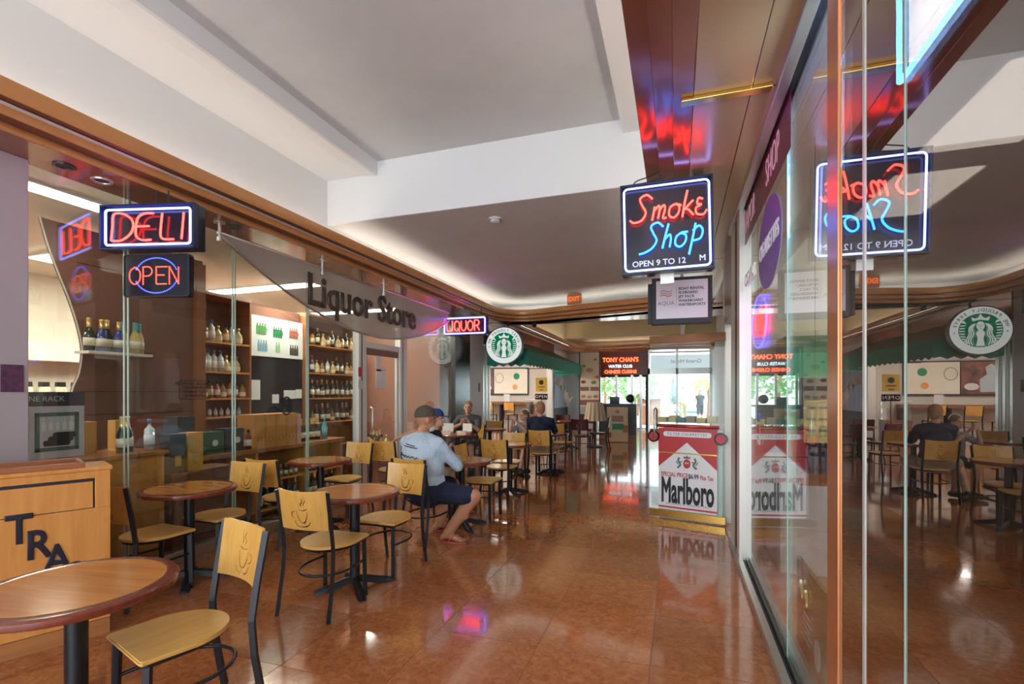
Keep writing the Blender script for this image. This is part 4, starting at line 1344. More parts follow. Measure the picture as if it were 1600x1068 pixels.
def bottle_mesh(kind, r, h, glass_m, cap_m, lab_m):
    bm = NB()
    if kind == 'wine':
        pr = [(0, 0), (r, .004), (r, h * .20), (r * 1.01, h * .20), (r * 1.01, h * .48), (r, h * .48), (r, h * .60), (r * .75, h * .69), (r * .38, h * .76), (r * .36, h * .80), (r * .38, h * .80), (r * .38, h), (0, h)]
        mi = [0, 0, 2, 2, 2, 0, 0, 0, 0, 1, 1, 1]
    elif kind == 'champagne':
        pr = [(0, 0), (r, .004), (r, h * .16), (r * 1.01, h * .16), (r * 1.01, h * .40), (r, h * .40), (r, h * .48), (r * .72, h * .62), (r * .45, h * .72), (r * .44, h * .72), (r * .40, h * .92), (r * .46, h * .96), (r * .42, h), (0, h)]
        mi = [0, 0, 2, 2, 2, 0, 0, 0, 1, 1, 1, 1, 1]
    elif kind == 'square':
        pr = [(0, 0), (r, .004), (r, h * .18), (r * 1.01, h * .18), (r * 1.01, h * .50), (r, h * .50), (r, h * .66), (r * .5, h * .74), (r * .34, h * .78), (r * .34, h * .86), (r * .42, h * .86), (r * .42, h), (0, h)]
        mi = [0, 0, 2, 2, 2, 0, 0, 0, 0, 1, 1, 1]
    else:   # flask with round shoulder
        pr = [(0, 0), (r * .8, .004), (r, h * .10), (r * 1.05, h * .35), (r * .9, h * .55), (r * .5, h * .68), (r * .28, h * .76), (r * .28, h * .86), (r * .38, h * .86), (r * .38, h), (0, h)]
        mi = [0, 0, 2, 0, 0, 0, 0, 1, 1, 1]
    lathe(bm, pr, 8 if kind != 'champagne' else 12, mis=mi)
    bmesh.ops.recalc_face_normals(bm, faces=bm.faces)
    me = bpy.data.meshes.new('bottle')
    bm.to_mesh(me); bm.free()
    for m in (glass_m, cap_m, lab_m): me.materials.append(M[m])
    me.polygons.foreach_set('use_smooth', [True] * len(me.polygons))
    return me


BT = {
    'wine': bottle_mesh('wine', .037, .30, 'gl_dark', 'gold_foil', 'lab_cream'),
    'wine2': bottle_mesh('wine', .036, .29, 'gl_dark', 'cap_red', 'lab_white'),
    'champ': bottle_mesh('champagne', .044, .31, 'gl_dark', 'gold_foil', 'lab_cream'),
    'champ_teal': bottle_mesh('champagne', .044, .31, 'gl_pale', 'cap_teal', 'lab_cream'),
    'champ_navy': bottle_mesh('champagne', .044, .30, 'gl_navy', 'gold_foil', 'lab_cream'),
    'clear': bottle_mesh('square', .042, .28, 'gl_clear', 'cap_blue', 'lab_white'),
    'clear2': bottle_mesh('square', .038, .25, 'gl_clear', 'cap_red', 'lab_white'),
    'amber': bottle_mesh('square', .040, .24, 'gl_amber', 'black', 'lab_cream'),
    'flask': bottle_mesh('flask', .050, .22, 'gl_pale', 'gold_foil', 'lab_cream'),
    'flask_a': bottle_mesh('flask', .046, .22, 'gl_amber', 'black', 'lab_cream'),
    'red': bottle_mesh('square', .036, .23, 'gl_red', 'black', 'lab_white'),
    'blue': bottle_mesh('wine', .040, .31, 'gl_blue', 'gl_blue', 'gl_blue'),
    'mini': bottle_mesh('square', .024, .13, 'gl_clear', 'cap_red', 'lab_white'),
    'mini_d': bottle_mesh('wine', .026, .17, 'gl_dark', 'gold_foil', 'lab_cream'),
}
BDESC = {'wine': 'dark wine bottle with gold foil', 'wine2': 'dark wine bottle with red foil', 'champ': 'champagne bottle with gold foil neck', 'champ_teal': 'pale sparkling bottle with teal foil neck', 'champ_navy': 'navy sparkling bottle with gold foil neck', 'clear': 'clear spirit bottle with blue cap', 'clear2': 'clear spirit bottle with red cap', 'amber': 'amber whisky bottle with black cap', 'flask': 'round pale gold cognac bottle', 'flask_a': 'round amber cognac bottle with black cap', 'red': 'red liqueur bottle with black cap', 'blue': 'turquoise blue bottle', 'mini': 'miniature clear bottle with red cap', 'mini_d': 'small dark bottle with gold cap'}


def bottle(kind, x, y, z, where, group):
    o = bpy.data.objects.new('bottle', BT[kind])
    COL.objects.link(o)
    o.location = (x, y, z)
    o.rotation_euler = (0, 0, random.uniform(0, 6.28))
    tag(o, BDESC[kind] + ' ' + where, 'bottle', group)
    return o


def shelf_unit(name, label, x0, x1, y0, y1, z0, z1, shelves, m='shelf_wood', back='brown_panel'):
    t = thing(name, label, 'shelf unit')
    bm = NB(); box(bm, x0, x0 + .02, y0, y1, z0, z1); obj('back_panel', bm, M[back], t)
    for y in (y0, y1 - .03):
        bm = NB(); box(bm, x0 + .02, x1, y, y + .03, z0, z1); obj('side_panel', bm, M[m], t)
    for z in shelves:
        bm = NB(); box(bm, x0 + .02, x1, y0 + .03, y1 - .03, z - .02, z); obj('shelf', bm, M['oak'], t)
    bm = NB(); box(bm, x0 + .02, x1, y0 + .03, y1 - .03, z1 - .04, z1); obj('top_panel', bm, M[m], t)
    return t


# A: spirits case
ZA = [1.20, 1.44, 1.78, 2.16]
shelf_unit('spirits_case', 'wooden case of spirit bottles on the back wall beside the brown panel', -5.95, -5.55, 4.36, 5.30, 0.0, 2.78, [0.80] + ZA)
rowk = [('mini', .09), ('amber', .095), ('clear2', .085), ('clear', .10)]
for z, (k, st), sn in zip(ZA, rowk, ('lowest', 'second', 'third', 'top')):
    y = 4.46
    i = 0
    while y < 5.22:
        kk = k
        if k == 'amber': kk = ('amber', 'red', 'flask_a')[i % 3]
        if k == 'clear2': kk = ('clear2', 'clear2', 'amber', 'red', 'clear2')[i % 5]
        if z > 2: kk = ('clear', 'flask', 'amber')[i % 3]
        if z == 1.78: kk = 'clear' if y < 4.95 else 'flask'
        bottle(kk, -5.64 + random.uniform(-.012, .012), y, z, 'on the ' + sn + ' shelf of the spirits case', 'bottles in the spirits case')
        y += st
        i += 1
# B: wine case
ZB_ = [1.02, 1.42, 1.83, 2.28]
shelf_unit('wine_case', 'wooden case of dark wine bottles beside the liquor store door', -5.95, -5.55, 6.36, 7.85, 0.0, 2.78, [0.62] + ZB_)
for z, sn, ks in zip(ZB_, ('lowest', 'second', 'third', 'top'), (['champ', 'flask_a', 'wine2', 'champ'], ['wine', 'wine', 'wine2', 'champ', 'wine'], ['wine', 'wine2', 'flask', 'flask_a', 'clear2', 'flask'], ['flask', 'amber', 'wine'])):
    y = 6.47
    i = 0
    while y < 7.76:
        bottle(ks[i % len(ks)], -5.65 + random.uniform(-.012, .012), y, z, 'on the ' + sn + ' shelf of the wine case', 'bottles in the wine case')
        y += .128
        i += 1
# black board between, with poster and papers
bb = thing('black_notice_board', 'large black board with taped papers between the bottle cases', 'board', (-5.62, 5.83, 0))
bm = NB(); box(bm, -.03, 0, -.52, .52, 1.0, 2.02); obj('board', bm, M['sign_back'], bb)
bm = NB(); box(bm, -.14, -.03, -.50, .50, 0, 2.75); obj('backing_wall', bm, M['brown_panel'], bb)
for y, z, w, h in ((-.40, 1.55, .17, .28), (-.03, 1.42, .13, .13), (.25, 1.48, .24, .13), (.44, 1.49, .13, .14)):
    bm = NB(); box(bm, 0.0, .004, y - w / 2, y + w / 2, z - h / 2, z + h / 2); obj('paper', bm, M['paper'], bb)
pp = thing('drinks_poster', 'white poster with six green and red drink pictures above the black board', 'poster', (-5.60, 5.82, 2.30))
bm = NB(); box(bm, -.03, 0, -.52, .52, -.27, .30); obj('sheet', bm, M['paper'], pp)
for i, (y, z, c) in enumerate(((-.30, .12, (.12, .35, .10)), (0.0, .10, (.02, .22, .08)), (.32, .12, (.45, .14, .10)), (-.28, -.12, (.25, .45, .6)), (.05, -.12, (.3, .5, .25)), (.33, -.14, (.05, .05, .03)))):
    bm = NB()
    for k in range(4 if i != 4 else 2):
        yy = y - .07 + .045 * k
        prism(bm, [(yy - .018, z - .08), (yy + .018, z - .08), (yy + .018, z + .02), (yy + .008, z + .05), (yy + .008, z + .08), (yy - .008, z + .08), (yy - .008, z + .05), (yy - .018, z + .02)], .001, .004 + .001 * k, 'x')
    if i in (0, 1, 2): prism(bm, [(y - .07, z - .05), (y + .09, z - .05), (y + .11, z), (y + .06, z + .04), (y - .05, z + .04), (y - .09, z)], .001, .003, 'x')
    obj('drink_picture', bm, mat('drink_print', c, .6), pp)
# counter with boxes, champagne, till
ct = thing('store_counter', 'red brown wooden counter inside the liquor store window', 'counter')
bm = NB(); box(bm, -5.25, -4.66, 3.5, 6.15, .80, .85, bev=.008); obj('counter_top', bm, M['shelf_wood'], ct)
bm = NB(); box(bm, -5.20, -5.16, 3.52, 6.13, .02, .80); obj('back_panel', bm, M['brown_panel'], ct)
for y in (3.52, 4.55, 5.35, 6.10):
    bm = NB(); box(bm, -5.16, -4.70, y, y + .035, .0, .80); obj('divider', bm, M['oak'], ct)
for z in (.08, .42):
    bm = NB(); box(bm, -5.16, -4.70, 3.55, 6.10, z, z + .02); obj('shelf', bm, M['oak'], ct)
y = 4.66
while y < 6.05:
    if not 5.33 < y < 5.42: bottle('mini_d', -4.76, y, .44, 'on the open shelf under the store counter', 'small bottles under the counter')
    y += .085
y = 4.66
while y < 6.05:
    if not 5.33 < y < 5.42: bottle(random.choice(['wine', 'champ', 'wine2']), -4.77, y, .10, 'on the bottom shelf under the store counter', 'bottles at the bottom of the counter')
    y += .12
for k in range(4):
    bm = NB(); box(bm, -.13, .13, -.082, .082, 0, .40, bev=.003)
    t = thing('wooden_gift_box', 'tall orange wooden bottle box in the row on the counter behind the no smoking ring', 'gift box', (-4.82, 4.60 + k * .168, .85), 0, 'orange wooden boxes on the counter')
    obj('box_body', bm, M['oak'], t)
    bm = NB(); tube(bm, [(.132, .035 * math.cos(a * PI / 6), .1 + .035 * math.sin(a * PI / 6)) for a in range(12)], .003, 4, closed=True); obj('stamp', bm, M['shelf_wood'], t)
bm = NB(); box(bm, -.11, .11, -.035, .035, 0, .38); tag(obj('pink_gift_box', bm, mat('pink_card', (.75, .42, .36), .5), None, (-4.82, 5.265, .85)), 'narrow pink gift box at the end of the orange boxes', 'gift box')
for k in range(4): bottle('champ', -4.80, 5.40 + k * .105, .85, 'in the row on the store counter', 'champagne on the counter')
bottle('blue', -4.78, 5.84, .85, 'beside the champagne on the store counter', 'champagne on the counter')
for k, (y, c, w, h, lab) in enumerate(((3.70, (.04, .06, .08), .09, .42, 'tall dark slate gift box on the counter beside the notice'), (3.98, (.02, .10, .05), .16, .24, 'dark green carton on the store counter'), (4.28, (.03, .035, .06), .12, .26, 'black square carton on the store counter'))):
    t = thing('gift_carton', lab, 'gift box', (-4.82, y, .85))
    bm = NB(); box(bm, -.10, .10, -w, w, 0, h, bev=.003); obj('carton', bm, mat('carton_card', c, .35), t)
    bm = NB(); cyl(bm, (.101, w * .3, h * .5), (.104, w * .3, h * .5), .035, seg=16); obj('seal', bm, M['gold_foil'] if k == 0 else M['lab_white'], t)
bottle('amber', -4.78, 4.44, .85, 'beside the black carton on the store counter', 'loose bottles on the counter')
bottle('red', -4.76, 4.50, .85, 'by the orange boxes on the store counter', 'loose bottles on the counter')
# brown wavy display panel with its shelf
wp = thing('wavy_display_panel', 'tall dark brown display panel with a wavy edge and a bottle shelf', 'display', (-5.28, 0, 0))
edge = catmull([(2.78, 3.05, 0), (2.86, 2.75, 0), (3.02, 2.3, 0), (3.10, 1.95, 0), (3.08, 1.70, 0), (3.02, 1.52, 0), (3.00, 1.2, 0), (3.02, 0.0, 0)], 5)
bm = NB(); prism(bm, [(4.34, 0.0), (4.34, 3.05)] + [(p.x, p.y) for p in edge], -.03, 0, 'x'); obj('panel', bm, M['brown_panel'], wp)
bm = NB(); tube(bm, [(0.0, p.x, p.y) for p in edge], .008, 4); obj('edge_trim', bm, M['alu_white'], wp)
for z, y0, y1 in ((1.90, 3.04, 3.62),):
    bm = NB(); box(bm, 0, .20, y0, y1, z - .025, z); obj('shelf', bm, M['alu_white'], wp)
for z in (2.72, 1.52, 1.30):
    bm = NB(); box(bm, 0, .006, 3.06, 4.30, z, z + .006); obj('panel_joint', bm, M['black_matte'], wp)
bm = NB(); box(bm, 0, .05, 4.22, 4.34, 0.9, 3.0); obj('upright', bm, M['shelf_wood'], wp)
for k, kk in enumerate(('champ', 'champ_navy', 'champ', 'champ_navy', 'champ_teal', 'champ_teal', 'champ_teal')):
    bottle(kk, -5.28 + .10 + .05 * (k % 2), 3.10 + k * .075, 1.90, 'on the little shelf of the wavy panel', 'bottles on the wavy panel shelf')
# window ledge: wine rack carton, boxes, bottles
lg = thing('window_ledge', 'wooden ledge behind the glass next to the grey column', 'ledge')
bm = NB(); box(bm, -4.90, -4.34, 2.26, 3.24, .96, 1.0, bev=.006); obj('ledge_top', bm, M['shelf_wood'], lg)
bm = NB(); box(bm, -4.86, -4.38, 2.28, 3.22, 0, .96); obj('ledge_body', bm, M['oak'], lg)
lg2 = thing('low_window_shelf', 'low dark shelf behind the glass beside the wooden ledge', 'shelf')
bm = NB(); box(bm, -4.66, -4.34, 3.26, 3.95, .74, .77); obj('shelf_top', bm, M['brown_panel'], lg2)
bm = NB(); box(bm, -4.64, -4.36, 3.28, 3.93, 0, .74); obj('shelf_body', bm, M['brown_panel'], lg2)
wr = thing('wine_rack_carton', 'black and white carton printed WINE RACK with stemware picture', 'carton', (-4.60, 2.52, 1.0), PI / 2)
bm = NB(); box(bm, -.20, .20, 0, .18, 0, .52, bev=.003); obj('carton', bm, M['paper_grey'], wr)
bm = NB(); box(bm, -.20, .20, -.002, 0, .41, .52); obj('title_band', bm, mat('dark_plum_print', (.05, .04, .06), .5), wr)
text('lettering', 'WINE RACK', .055, M['paper_grey'], wr, (-.09, -.003, .465), (0, 0, 0), depth=.001)
bm = NB()
for r in ((-.13, .16, .33, .36), (-.13, .16, .06, .09), (-.13, -.10, .06, .36), (.13, .16, .06, .36)): box(bm, r[0], r[1], -.003, 0, r[2], r[3])
obj('rack_picture', bm, M['grey_letter'], wr)
bm = NB()
for k in range(5):
    x = -.075 + k * .045
    poly(bm, [(x - .016, .27), (x - .010, .22), (x + .010, .22), (x + .016, .27), (x + .003, .29), (x + .003, .33), (x - .003, .33), (x - .003, .29)], -.004)
obj('stemware_picture', bm, M['paper'], wr)
bm = NB()
for k in range(3): poly(bm, rrect(-.08 + .03 * k, .10 + .02 * k, .10 + .03 * k, .145 + .03 * k, .018), -.0045 - .001 * k)
obj('bottle_picture', bm, M['black_matte'], wr)
for y, c, w, h, lab in ((2.80, (.62, .30, .06), .055, .27, 'orange wooden box beside the wine rack carton'), (3.05, (.62, .32, .08), .05, .27, 'tall orange box behind the dark magnums on the ledge')):
    bm = NB(); box(bm, -.05, .05, -w, w, 0, h, bev=.003); tag(obj('orange_gift_box', bm, mat('orange_box', c, .4), None, (-4.72, y, 1.0)), lab, 'gift box')
for y, kk in ((2.93, 'champ'), (3.0, 'champ')):
    o = bottle(kk, -4.46 - (y - 2.9) * .6, y, 1.0, 'standing by the oak cabinet on the window ledge', 'magnums on the ledge')
bottle('clear', -4.48, 3.16, 1.0, 'with a cream label on the window ledge end', 'jar on the ledge')
for y, c, lab in ((3.36, (.03, .035, .045), 'black gift carton with a gold seal on the low window shelf'), (3.54, (.66, .32, .06), 'tall orange veneered box on the low window shelf')):
    t = thing('gift_carton', lab, 'gift box', (-4.46, y, .77))
    bm = NB(); box(bm, -.07, .07, -.075, .075, 0, .36, bev=.003); obj('carton', bm, mat('gift_card', c, .35), t)
    bm = NB(); box(bm, .0705, .072, -.03, .03, .06, .16); obj('label', bm, M['gold_foil'], t)
# far store shelf seen past the wavy panel
fs = thing('jar_shelf', 'pale lit shelf of black jars deep in the liquor store', 'shelf unit', (-7.95, 0, 0))
bm = NB(); box(bm, -.1, 0, 3.4, 5.2, .3, 2.2); obj('back_panel', bm, M['ivory'], fs)
for z in (.95, 1.45, 1.95):
    bm = NB(); box(bm, 0, .3, 3.4, 5.2, z - .03, z); obj('shelf', bm, M['alu_white'], fs)
for k in range(8):
    t = thing('black_jar', 'black lidded jar with pale label on the pale lit shelf', 'jar', (-7.78, 3.6 + k * .18, 1.45), 0, 'black jars on the pale shelf')
    bm = NB(); lathe(bm, [(0, 0), (.06, 0), (.065, .02), (.065, .11), (.05, .14), (0, .14)], 10); obj('jar_body', bm, M['lab_cream'], t)
    bm = NB(); lathe(bm, [(0, .20), (.055, .20), (.058, .14), (0, .14)], 10); obj('lid', bm, M['black'], t)
# papers and stickers on the door
for y, z, w, h, c, lab in ((6.38, 1.98, .14, .30, 'paper', 'tall white paper taped on the liquor store door'), (6.45, 1.72, .26, .28, 'paper', 'wide white notice taped on the liquor store door'), (5.87, 1.80, .09, .13, 'cap_red', 'red sticker on the door frame of the liquor store'), (5.87, 1.62, .09, .12, 'paper_grey', 'grey sticker on the door frame of the liquor store')):
    x = XL + .008 if y > 6 else XL + .052
    bm = NB(); box(bm, x, x + .003, y - w / 2, y + w / 2, z - h / 2, z + h / 2); tag(obj('door_notice' if w > .1 else 'door_sticker', bm, M[c]), lab, 'notice' if w > .1 else 'sticker')
# rack of bottles seen through the door and side window
shelf_unit('miniature_rack', 'tall rack of mixed bottles behind the liquor store door', -6.9, -6.55, 8.3, 9.3, 0, 2.3, [.4, .8, 1.2, 1.6, 2.0])
for z, sn in ((.4, 'lowest'), (.8, 'second'), (1.2, 'third'), (1.6, 'fourth')):
    for k in range(8): bottle(random.choice(['clear', 'amber', 'flask', 'wine', 'clear2']), -6.64, 8.40 + k * .11, z, 'on the ' + sn + ' shelf of the tall rack', 'bottles on the tall rack')
ib = thing('display_barrel', 'stack of bright bottles and tins on a stand inside the store door', 'display', (-4.95, 7.35, 0))
bm = NB(); box(bm, -.22, .22, -.25, .25, 0, .55); obj('stand', bm, M['brown_panel'], ib)
for k in range(9): bottle(random.choice(['champ', 'clear', 'flask', 'amber', 'clear2']), -4.95 + (k % 3 - 1) * .13, 7.35 + (k // 3 - 1) * .14, .55, 'on the stand just inside the store door', 'bottles on the door stand')
# poster on the grey column
bm = NB(); box(bm, -4.158, -4.154, 1.98, 2.10, 1.52, 1.70); tag(obj('column_poster', bm, mat('night_photo', (.03, .025, .07), .3, noise=(30, 3), col2=(.16, .05, .10))), 'small dark photo print taped to the grey column', 'poster')

# =================================================================== SMOKE SHOP CONTENTS
xg = XR + 0.028
M['plum'] = mat('plum_vinyl', (.14, .012, .03), .3)
vb = thing('vapor_shop_banner', 'plum red vinyl band lettered VAPOR SHOP at the top of the smoke shop glass', 'banner', (xg - .002, 4.2, 2.99), -PI / 2)
bm = NB(); box(bm, -.60, 1.25, 0, .0015, -.17, .15); obj('band', bm, M['plum'], vb)
M['pink_print'] = mat('pale_pink_print', (.75, .42, .50), .5, em=(.8, .4, .5), es=.12)
for s, x in (('VAPOR', -.30), ('SHOP', .72)):
    text('lettering', s, .26, M['pink_print'], vb, (x, -.003, -.01), (0, 0, 0), depth=.002, sx=.72)
cp = thing('cigarettes_decal', 'round violet decal lettered CIGARETTES on the smoke shop glass', 'decal', (xg - .002, 3.62, 2.50), -PI / 2)
bm = NB(); prism(bm, [(.42 * math.cos(a * PI / 20), .29 * math.sin(a * PI / 20)) for a in range(40)], 0, .0015, 'y'); obj('disc', bm, mat('violet_vinyl', (.18, .08, .30), .4), cp)
text('lettering', 'CIGARETTES', .15, M['paper'], cp, (0, -.003, 0), (0, 0, 0), depth=.002, bold=.003, sx=.85)
cg = thing('cigars_decal', 'white CIGARS lettering on the smoke shop glass beside the door post', 'decal', (xg - .002, 4.50, 2.48), -PI / 2)
text('lettering', 'CIGARS', .15, M['paper'], cg, (0, -.003, 0), (0, 0, 0), depth=.002, bold=.003)
on = thing('open_neon_sign', 'red OPEN neon inside a blue ring behind the smoke shop glass', 'neon sign', (xg + .06, 4.45, 2.09), -PI / 2)
bm = NB()
for k, ch in enumerate('OPEN'): strokes(bm, G[ch], -.26 + k * .135, -.10, .12, .20, .009, 0)
obj('letter_tube', bm, M['neon_red'], on, smooth=True)
bm = NB(); tube(bm, [(.36 * math.cos(a * PI / 20), 0, .21 * math.sin(a * PI / 20)) for a in range(40)], .009, 6, closed=True); obj('ring_tube', bm, M['neon_viol'], on, smooth=True)
bm = NB(); box(bm, -.36, .36, .02, .03, -.22, .22); obj('backing', bm, M['acrylic'], on)
bm = NB(); tube(bm, [(-.2, .02, .2), (-.2, .02, 1.08)], .003, 4); tube(bm, [(.2, .02, .2), (.2, .02, 1.08)], .003, 4); obj('hanger', bm, M['cable'], on)
lb = thing('white_light_panel', 'white lit panel with a blue neon border high behind the smoke shop glass', 'light box', (.86, 1.72, 2.98), -PI / 2)
bm = NB(); box(bm, -.64, .64, .0, .06, -.25, .33); obj('cabinet', bm, M['black'], lb)
bm = NB(); box(bm, -.58, .58, -.005, 0, -.19, .27); obj('face', bm, emis('lit_pale_panel', (.80, .86, 1.0), 30.0), lb)
bm = NB(); rect_tube(bm, -.625, .625, -.235, .315, .01, .010, -.02); obj('border_tube', bm, emis('sky_blue_neon', (.12, .45, 1.0), 90.0), lb, smooth=True)
gf = thing('green_display_cooler', 'tall green lit glass cooler inside the smoke shop', 'cooler', (1.30, 5.75, 0))
bm = NB(); box(bm, -.24, .24, .0, .42, 0, 2.1, bev=.01); obj('cabinet', bm, mat('green_cooler', (.03, .22, .12), .3), gf)
for k in range(4):
    bm = NB(); box(bm, -.20, .20, -.02, .0, .70 + k * .32, .96 + k * .32); obj('lit_bay', bm, emis('green_bay_light', (.08, .42, .22), .5 + .15 * (k % 2)), gf)
    bm = NB(); box(bm, -.22, .22, -.05, .0, .675 + k * .32, .695 + k * .32); obj('shelf', bm, M['alu_white'], gf)
cc = thing('glass_counter', 'glass topped counter inside the smoke shop', 'counter', (1.05, 4.9, 0))
bm = NB(); box(bm, -.22, .9, -.25, .5, 0, .88); obj('counter_body', bm, M['paper_grey'], cc)
bm = NB(); box(bm, -.25, .93, -.28, .53, .88, .92); obj('counter_top', bm, M['alu_white'], cc)
for k, (x, c) in enumerate(((-.1, (.4, .2, .1)), (.05, (.55, .12, .08)), (.2, (.7, .66, .5)), (.36, (.2, .3, .25)))):
    bm = NB(); box(bm, -.06, .06, -.06, .06, 0, .22 + .06 * (k % 2)); tag(obj('counter_carton', bm, mat('counter_card', c, .5), None, (1.05 + x, 4.85, .92)), ('brown', 'red', 'cream', 'green')[k] + ' carton on the smoke shop counter', 'carton')
hp = thing('cigar_poster', 'black and yellow cigar price poster hanging inside the smoke shop glass', 'poster', (.93, 3.98, 1.28), .12)
bm = NB(); box(bm, -.12, .12, 0, .01, -.42, .34); obj('sheet', bm, mat('black_poster', (.02, .02, .035), .3), hp)
bm = NB(); box(bm, -.075, .10, -.003, 0, -.12, .18); obj('price_panel', bm, mat('amber_price_panel', (.72, .50, .20), .5), hp)
for k in range(6):
    bm = NB(); box(bm, -.06 + .08 * (k % 2), .0 + .085 * (k % 2), -.005, -.003, .12 - .08 * (k // 2), .135 - .08 * (k // 2)); obj('price_line', bm, M['grey_letter'], hp)
for k in range(3):
    bm = NB(); cyl(bm, (-.06 + .06 * k, -.012, -.34), (-.06 + .06 * k, -.012, -.16), .014, seg=8); obj('cigar_picture', bm, mat('navy_cigar', (.05, .07, .14), .4), hp)
bm = NB(); box(bm, -.12, .12, -.02, 0, -.42, -.34); obj('ashtray_picture', bm, M['shelf_wood'], hp)
bm = NB(); tube(bm, [(0, .005, .34), (0, .005, 2.04)], .002, 4); obj('hanger', bm, M['cable'], hp)
cd = thing('card_logos_decal', 'strip of payment card logos stuck on the smoke shop glass', 'decal', (xg - .002, 4.05, 1.20), -PI / 2)
for k, c in enumerate(((.08, .16, .5), (.45, .06, .05), (.7, .72, .75))):
    bm = NB(); box(bm, -.05, .05, -.001, .001, .10 - k * .085, .165 - k * .085); obj('logo_patch', bm, mat('card_logo', c, .4), cd)
fb = thing('floor_sign_board', 'dark olive sign board with gold script leaning inside the smoke shop glass', 'sign', (.70, 3.12, 0), -PI / 2)
bm = NB(); box(bm, -.30, .30, 0, .02, .0, .52); obj('board', bm, mat('olive_board', (.10, .09, .05), .25), fb)
bm = NB(); tube(bm, catmull([(-.2, -.003, .36), (-.16, -.003, .42), (-.10, -.003, .33), (-.05, -.003, .40), (0, -.003, .32), (.05, -.003, .38)], 4), .012, 4, flat=(.002, .012)); obj('script', bm, M['gold_foil'], fb)
for k in range(5):
    bm = NB(); box(bm, -.2 + .02 * k, .02 + .03 * (k % 2), -.003, 0, .10 + k * .036, .114 + k * .036); obj('text_line', bm, M['paper_grey'], fb)
bm = NB(); prism(bm, [(.17 + .06 * math.cos(a * PI / 10), .14 + .08 * math.sin(a * PI / 10)) for a in range(20)], -.003, 0, 'y'); obj('oval', bm, M['paper_grey'], fb)

# =================================================================== COFFEE SHOP AND FAR HALL
M['awn'] = mat('teal_awning_canvas', (0.03, 0.30, 0.22), 0.75)
M['awn_top'] = mat('grey_green_awning_top', (0.16, 0.20, 0.16), 0.8)
aw = thing('green_awning', 'teal green awning with scalloped edge over the coffee shop', 'awning')
ya, yb_ = 10.75, 17.3
bm = NB(); prism(bm, [(-4.2, 2.93), (-3.2, 2.46), (-3.2, 2.44), (-4.2, 2.90)], ya, yb_, 'y'); obj('canopy', bm, M['awn_top'], aw)
bm = NB()
n = 46
top = [bm.verts.new((-3.195, ya + (yb_ - ya) * i / n, 2.47)) for i in range(n + 1)]
low = [bm.verts.new((-3.19, ya + (yb_ - ya) * i / n, 2.10 + (0.0 if i % 2 else 0.05))) for i in range(n + 1)]
for i in range(n): bm.faces.new((top[i], top[i + 1], low[i + 1], low[i]))
obj('valance', bm, M['awn'], aw)
bm = NB()
poly_ = [(-4.2, 2.91), (-3.195, 2.47), (-3.19, 2.12), (-3.3, 2.15), (-3.4, 2.10), (-3.5, 2.15), (-3.6, 2.10), (-3.7, 2.15), (-3.8, 2.10), (-3.9, 2.15), (-4.0, 2.10), (-4.2, 2.15)]
f = bm.faces.new([bm.verts.new((a, ya, b)) for a, b in poly_]); obj('end_panel', bm, M['awn'], aw)
bm = NB(); f = bm.faces.new([bm.verts.new((a, yb_, b)) for a, b in poly_]); obj('end_panel', bm, M['awn'], aw)
for y in (ya + .02, 13.8, yb_ - .02):
    bm = NB(); tube(bm, [(-4.2, y, 2.2), (-3.22, y, 2.2), (-3.22, y, 2.44)], .012, 6); obj('awning_arm', bm, M['black'], aw)
bm = NB(); box(bm, -4.32, -4.2, 10.55, 17.4, 2.62, 3.09); struct('trim_7', bm, M['soffit'])
bm = NB(); box(bm, -4.45, -4.25, 17.3, 17.6, 0, 3.09); struct('wall_column', bm, M['alu_white'])
# folded shutter beside the pillar
sh = thing('folding_shutter', 'folded pale shutter leaves beside the blue white pillar', 'shutter', (-4.3, 10.58, 0))
for k in range(5):
    bm = NB(); box(bm, -.22 + (.02 if k % 2 else 0), .06, .02 + k * .10, .10 + k * .10, .01, 2.6, bev=.004); obj('shutter_leaf', bm, M['alu_white'] if k % 2 else M['alu'], sh)
pl = thing('pillar_plaque', 'small dark strip sign on the blue white pillar', 'plaque', (-4.215, 10.3, 1.62))
bm = NB(); box(bm, -.004, 0, -.05, .05, -.10, .10); obj('strip', bm, M['grey_letter'], pl)
# back wall posters
wp_ = thing('coffee_wall_mural', 'black framed mural pair with coffee workers and pale menu art', 'picture', (-6.2, 17.47, 1.92))
bm = NB(); box(bm, -2.0, 1.02, -.03, 0, -.50, .50); obj('frame', bm, M['black'], wp_)
bm = NB(); box(bm, -.33, .98, -.036, -.03, -.46, .46); obj('pale_print', bm, mat('pale_art', (.72, .68, .58), .5, noise=(1.2, 2), col2=(.62, .57, .46)), wp_)
bm = NB(); box(bm, -1.96, -.37, -.036, -.03, -.46, .46); obj('dark_print', bm, mat('dark_art', (.05, .03, .03), .5, noise=(4, 4), col2=(.30, .10, .07)), wp_)
bm = NB(); cyl(bm, (.56, -.040, .18), (.56, -.036, .18), .12, seg=20); obj('green_roundel', bm, M['green_ink'], wp_)
bm = NB(); cyl(bm, (.50, -.042, -.22), (.50, -.037, -.22), .10, seg=14); obj('fruit_print', bm, mat('orange_print', (.75, .30, .08), .5), wp_)
bm = NB(); box(bm, -.1, .9, -.040, -.037, -.40, -.30); obj('tray_print', bm, M['ivory'], wp_)
bm = NB(); tube(bm, [(-.12 + .16 * math.cos(a * PI / 10), -.04, .12 + .18 * math.sin(a * PI / 10)) for a in range(20)], .008, 4, closed=True); obj('line_print', bm, M['grey_letter'], wp_)
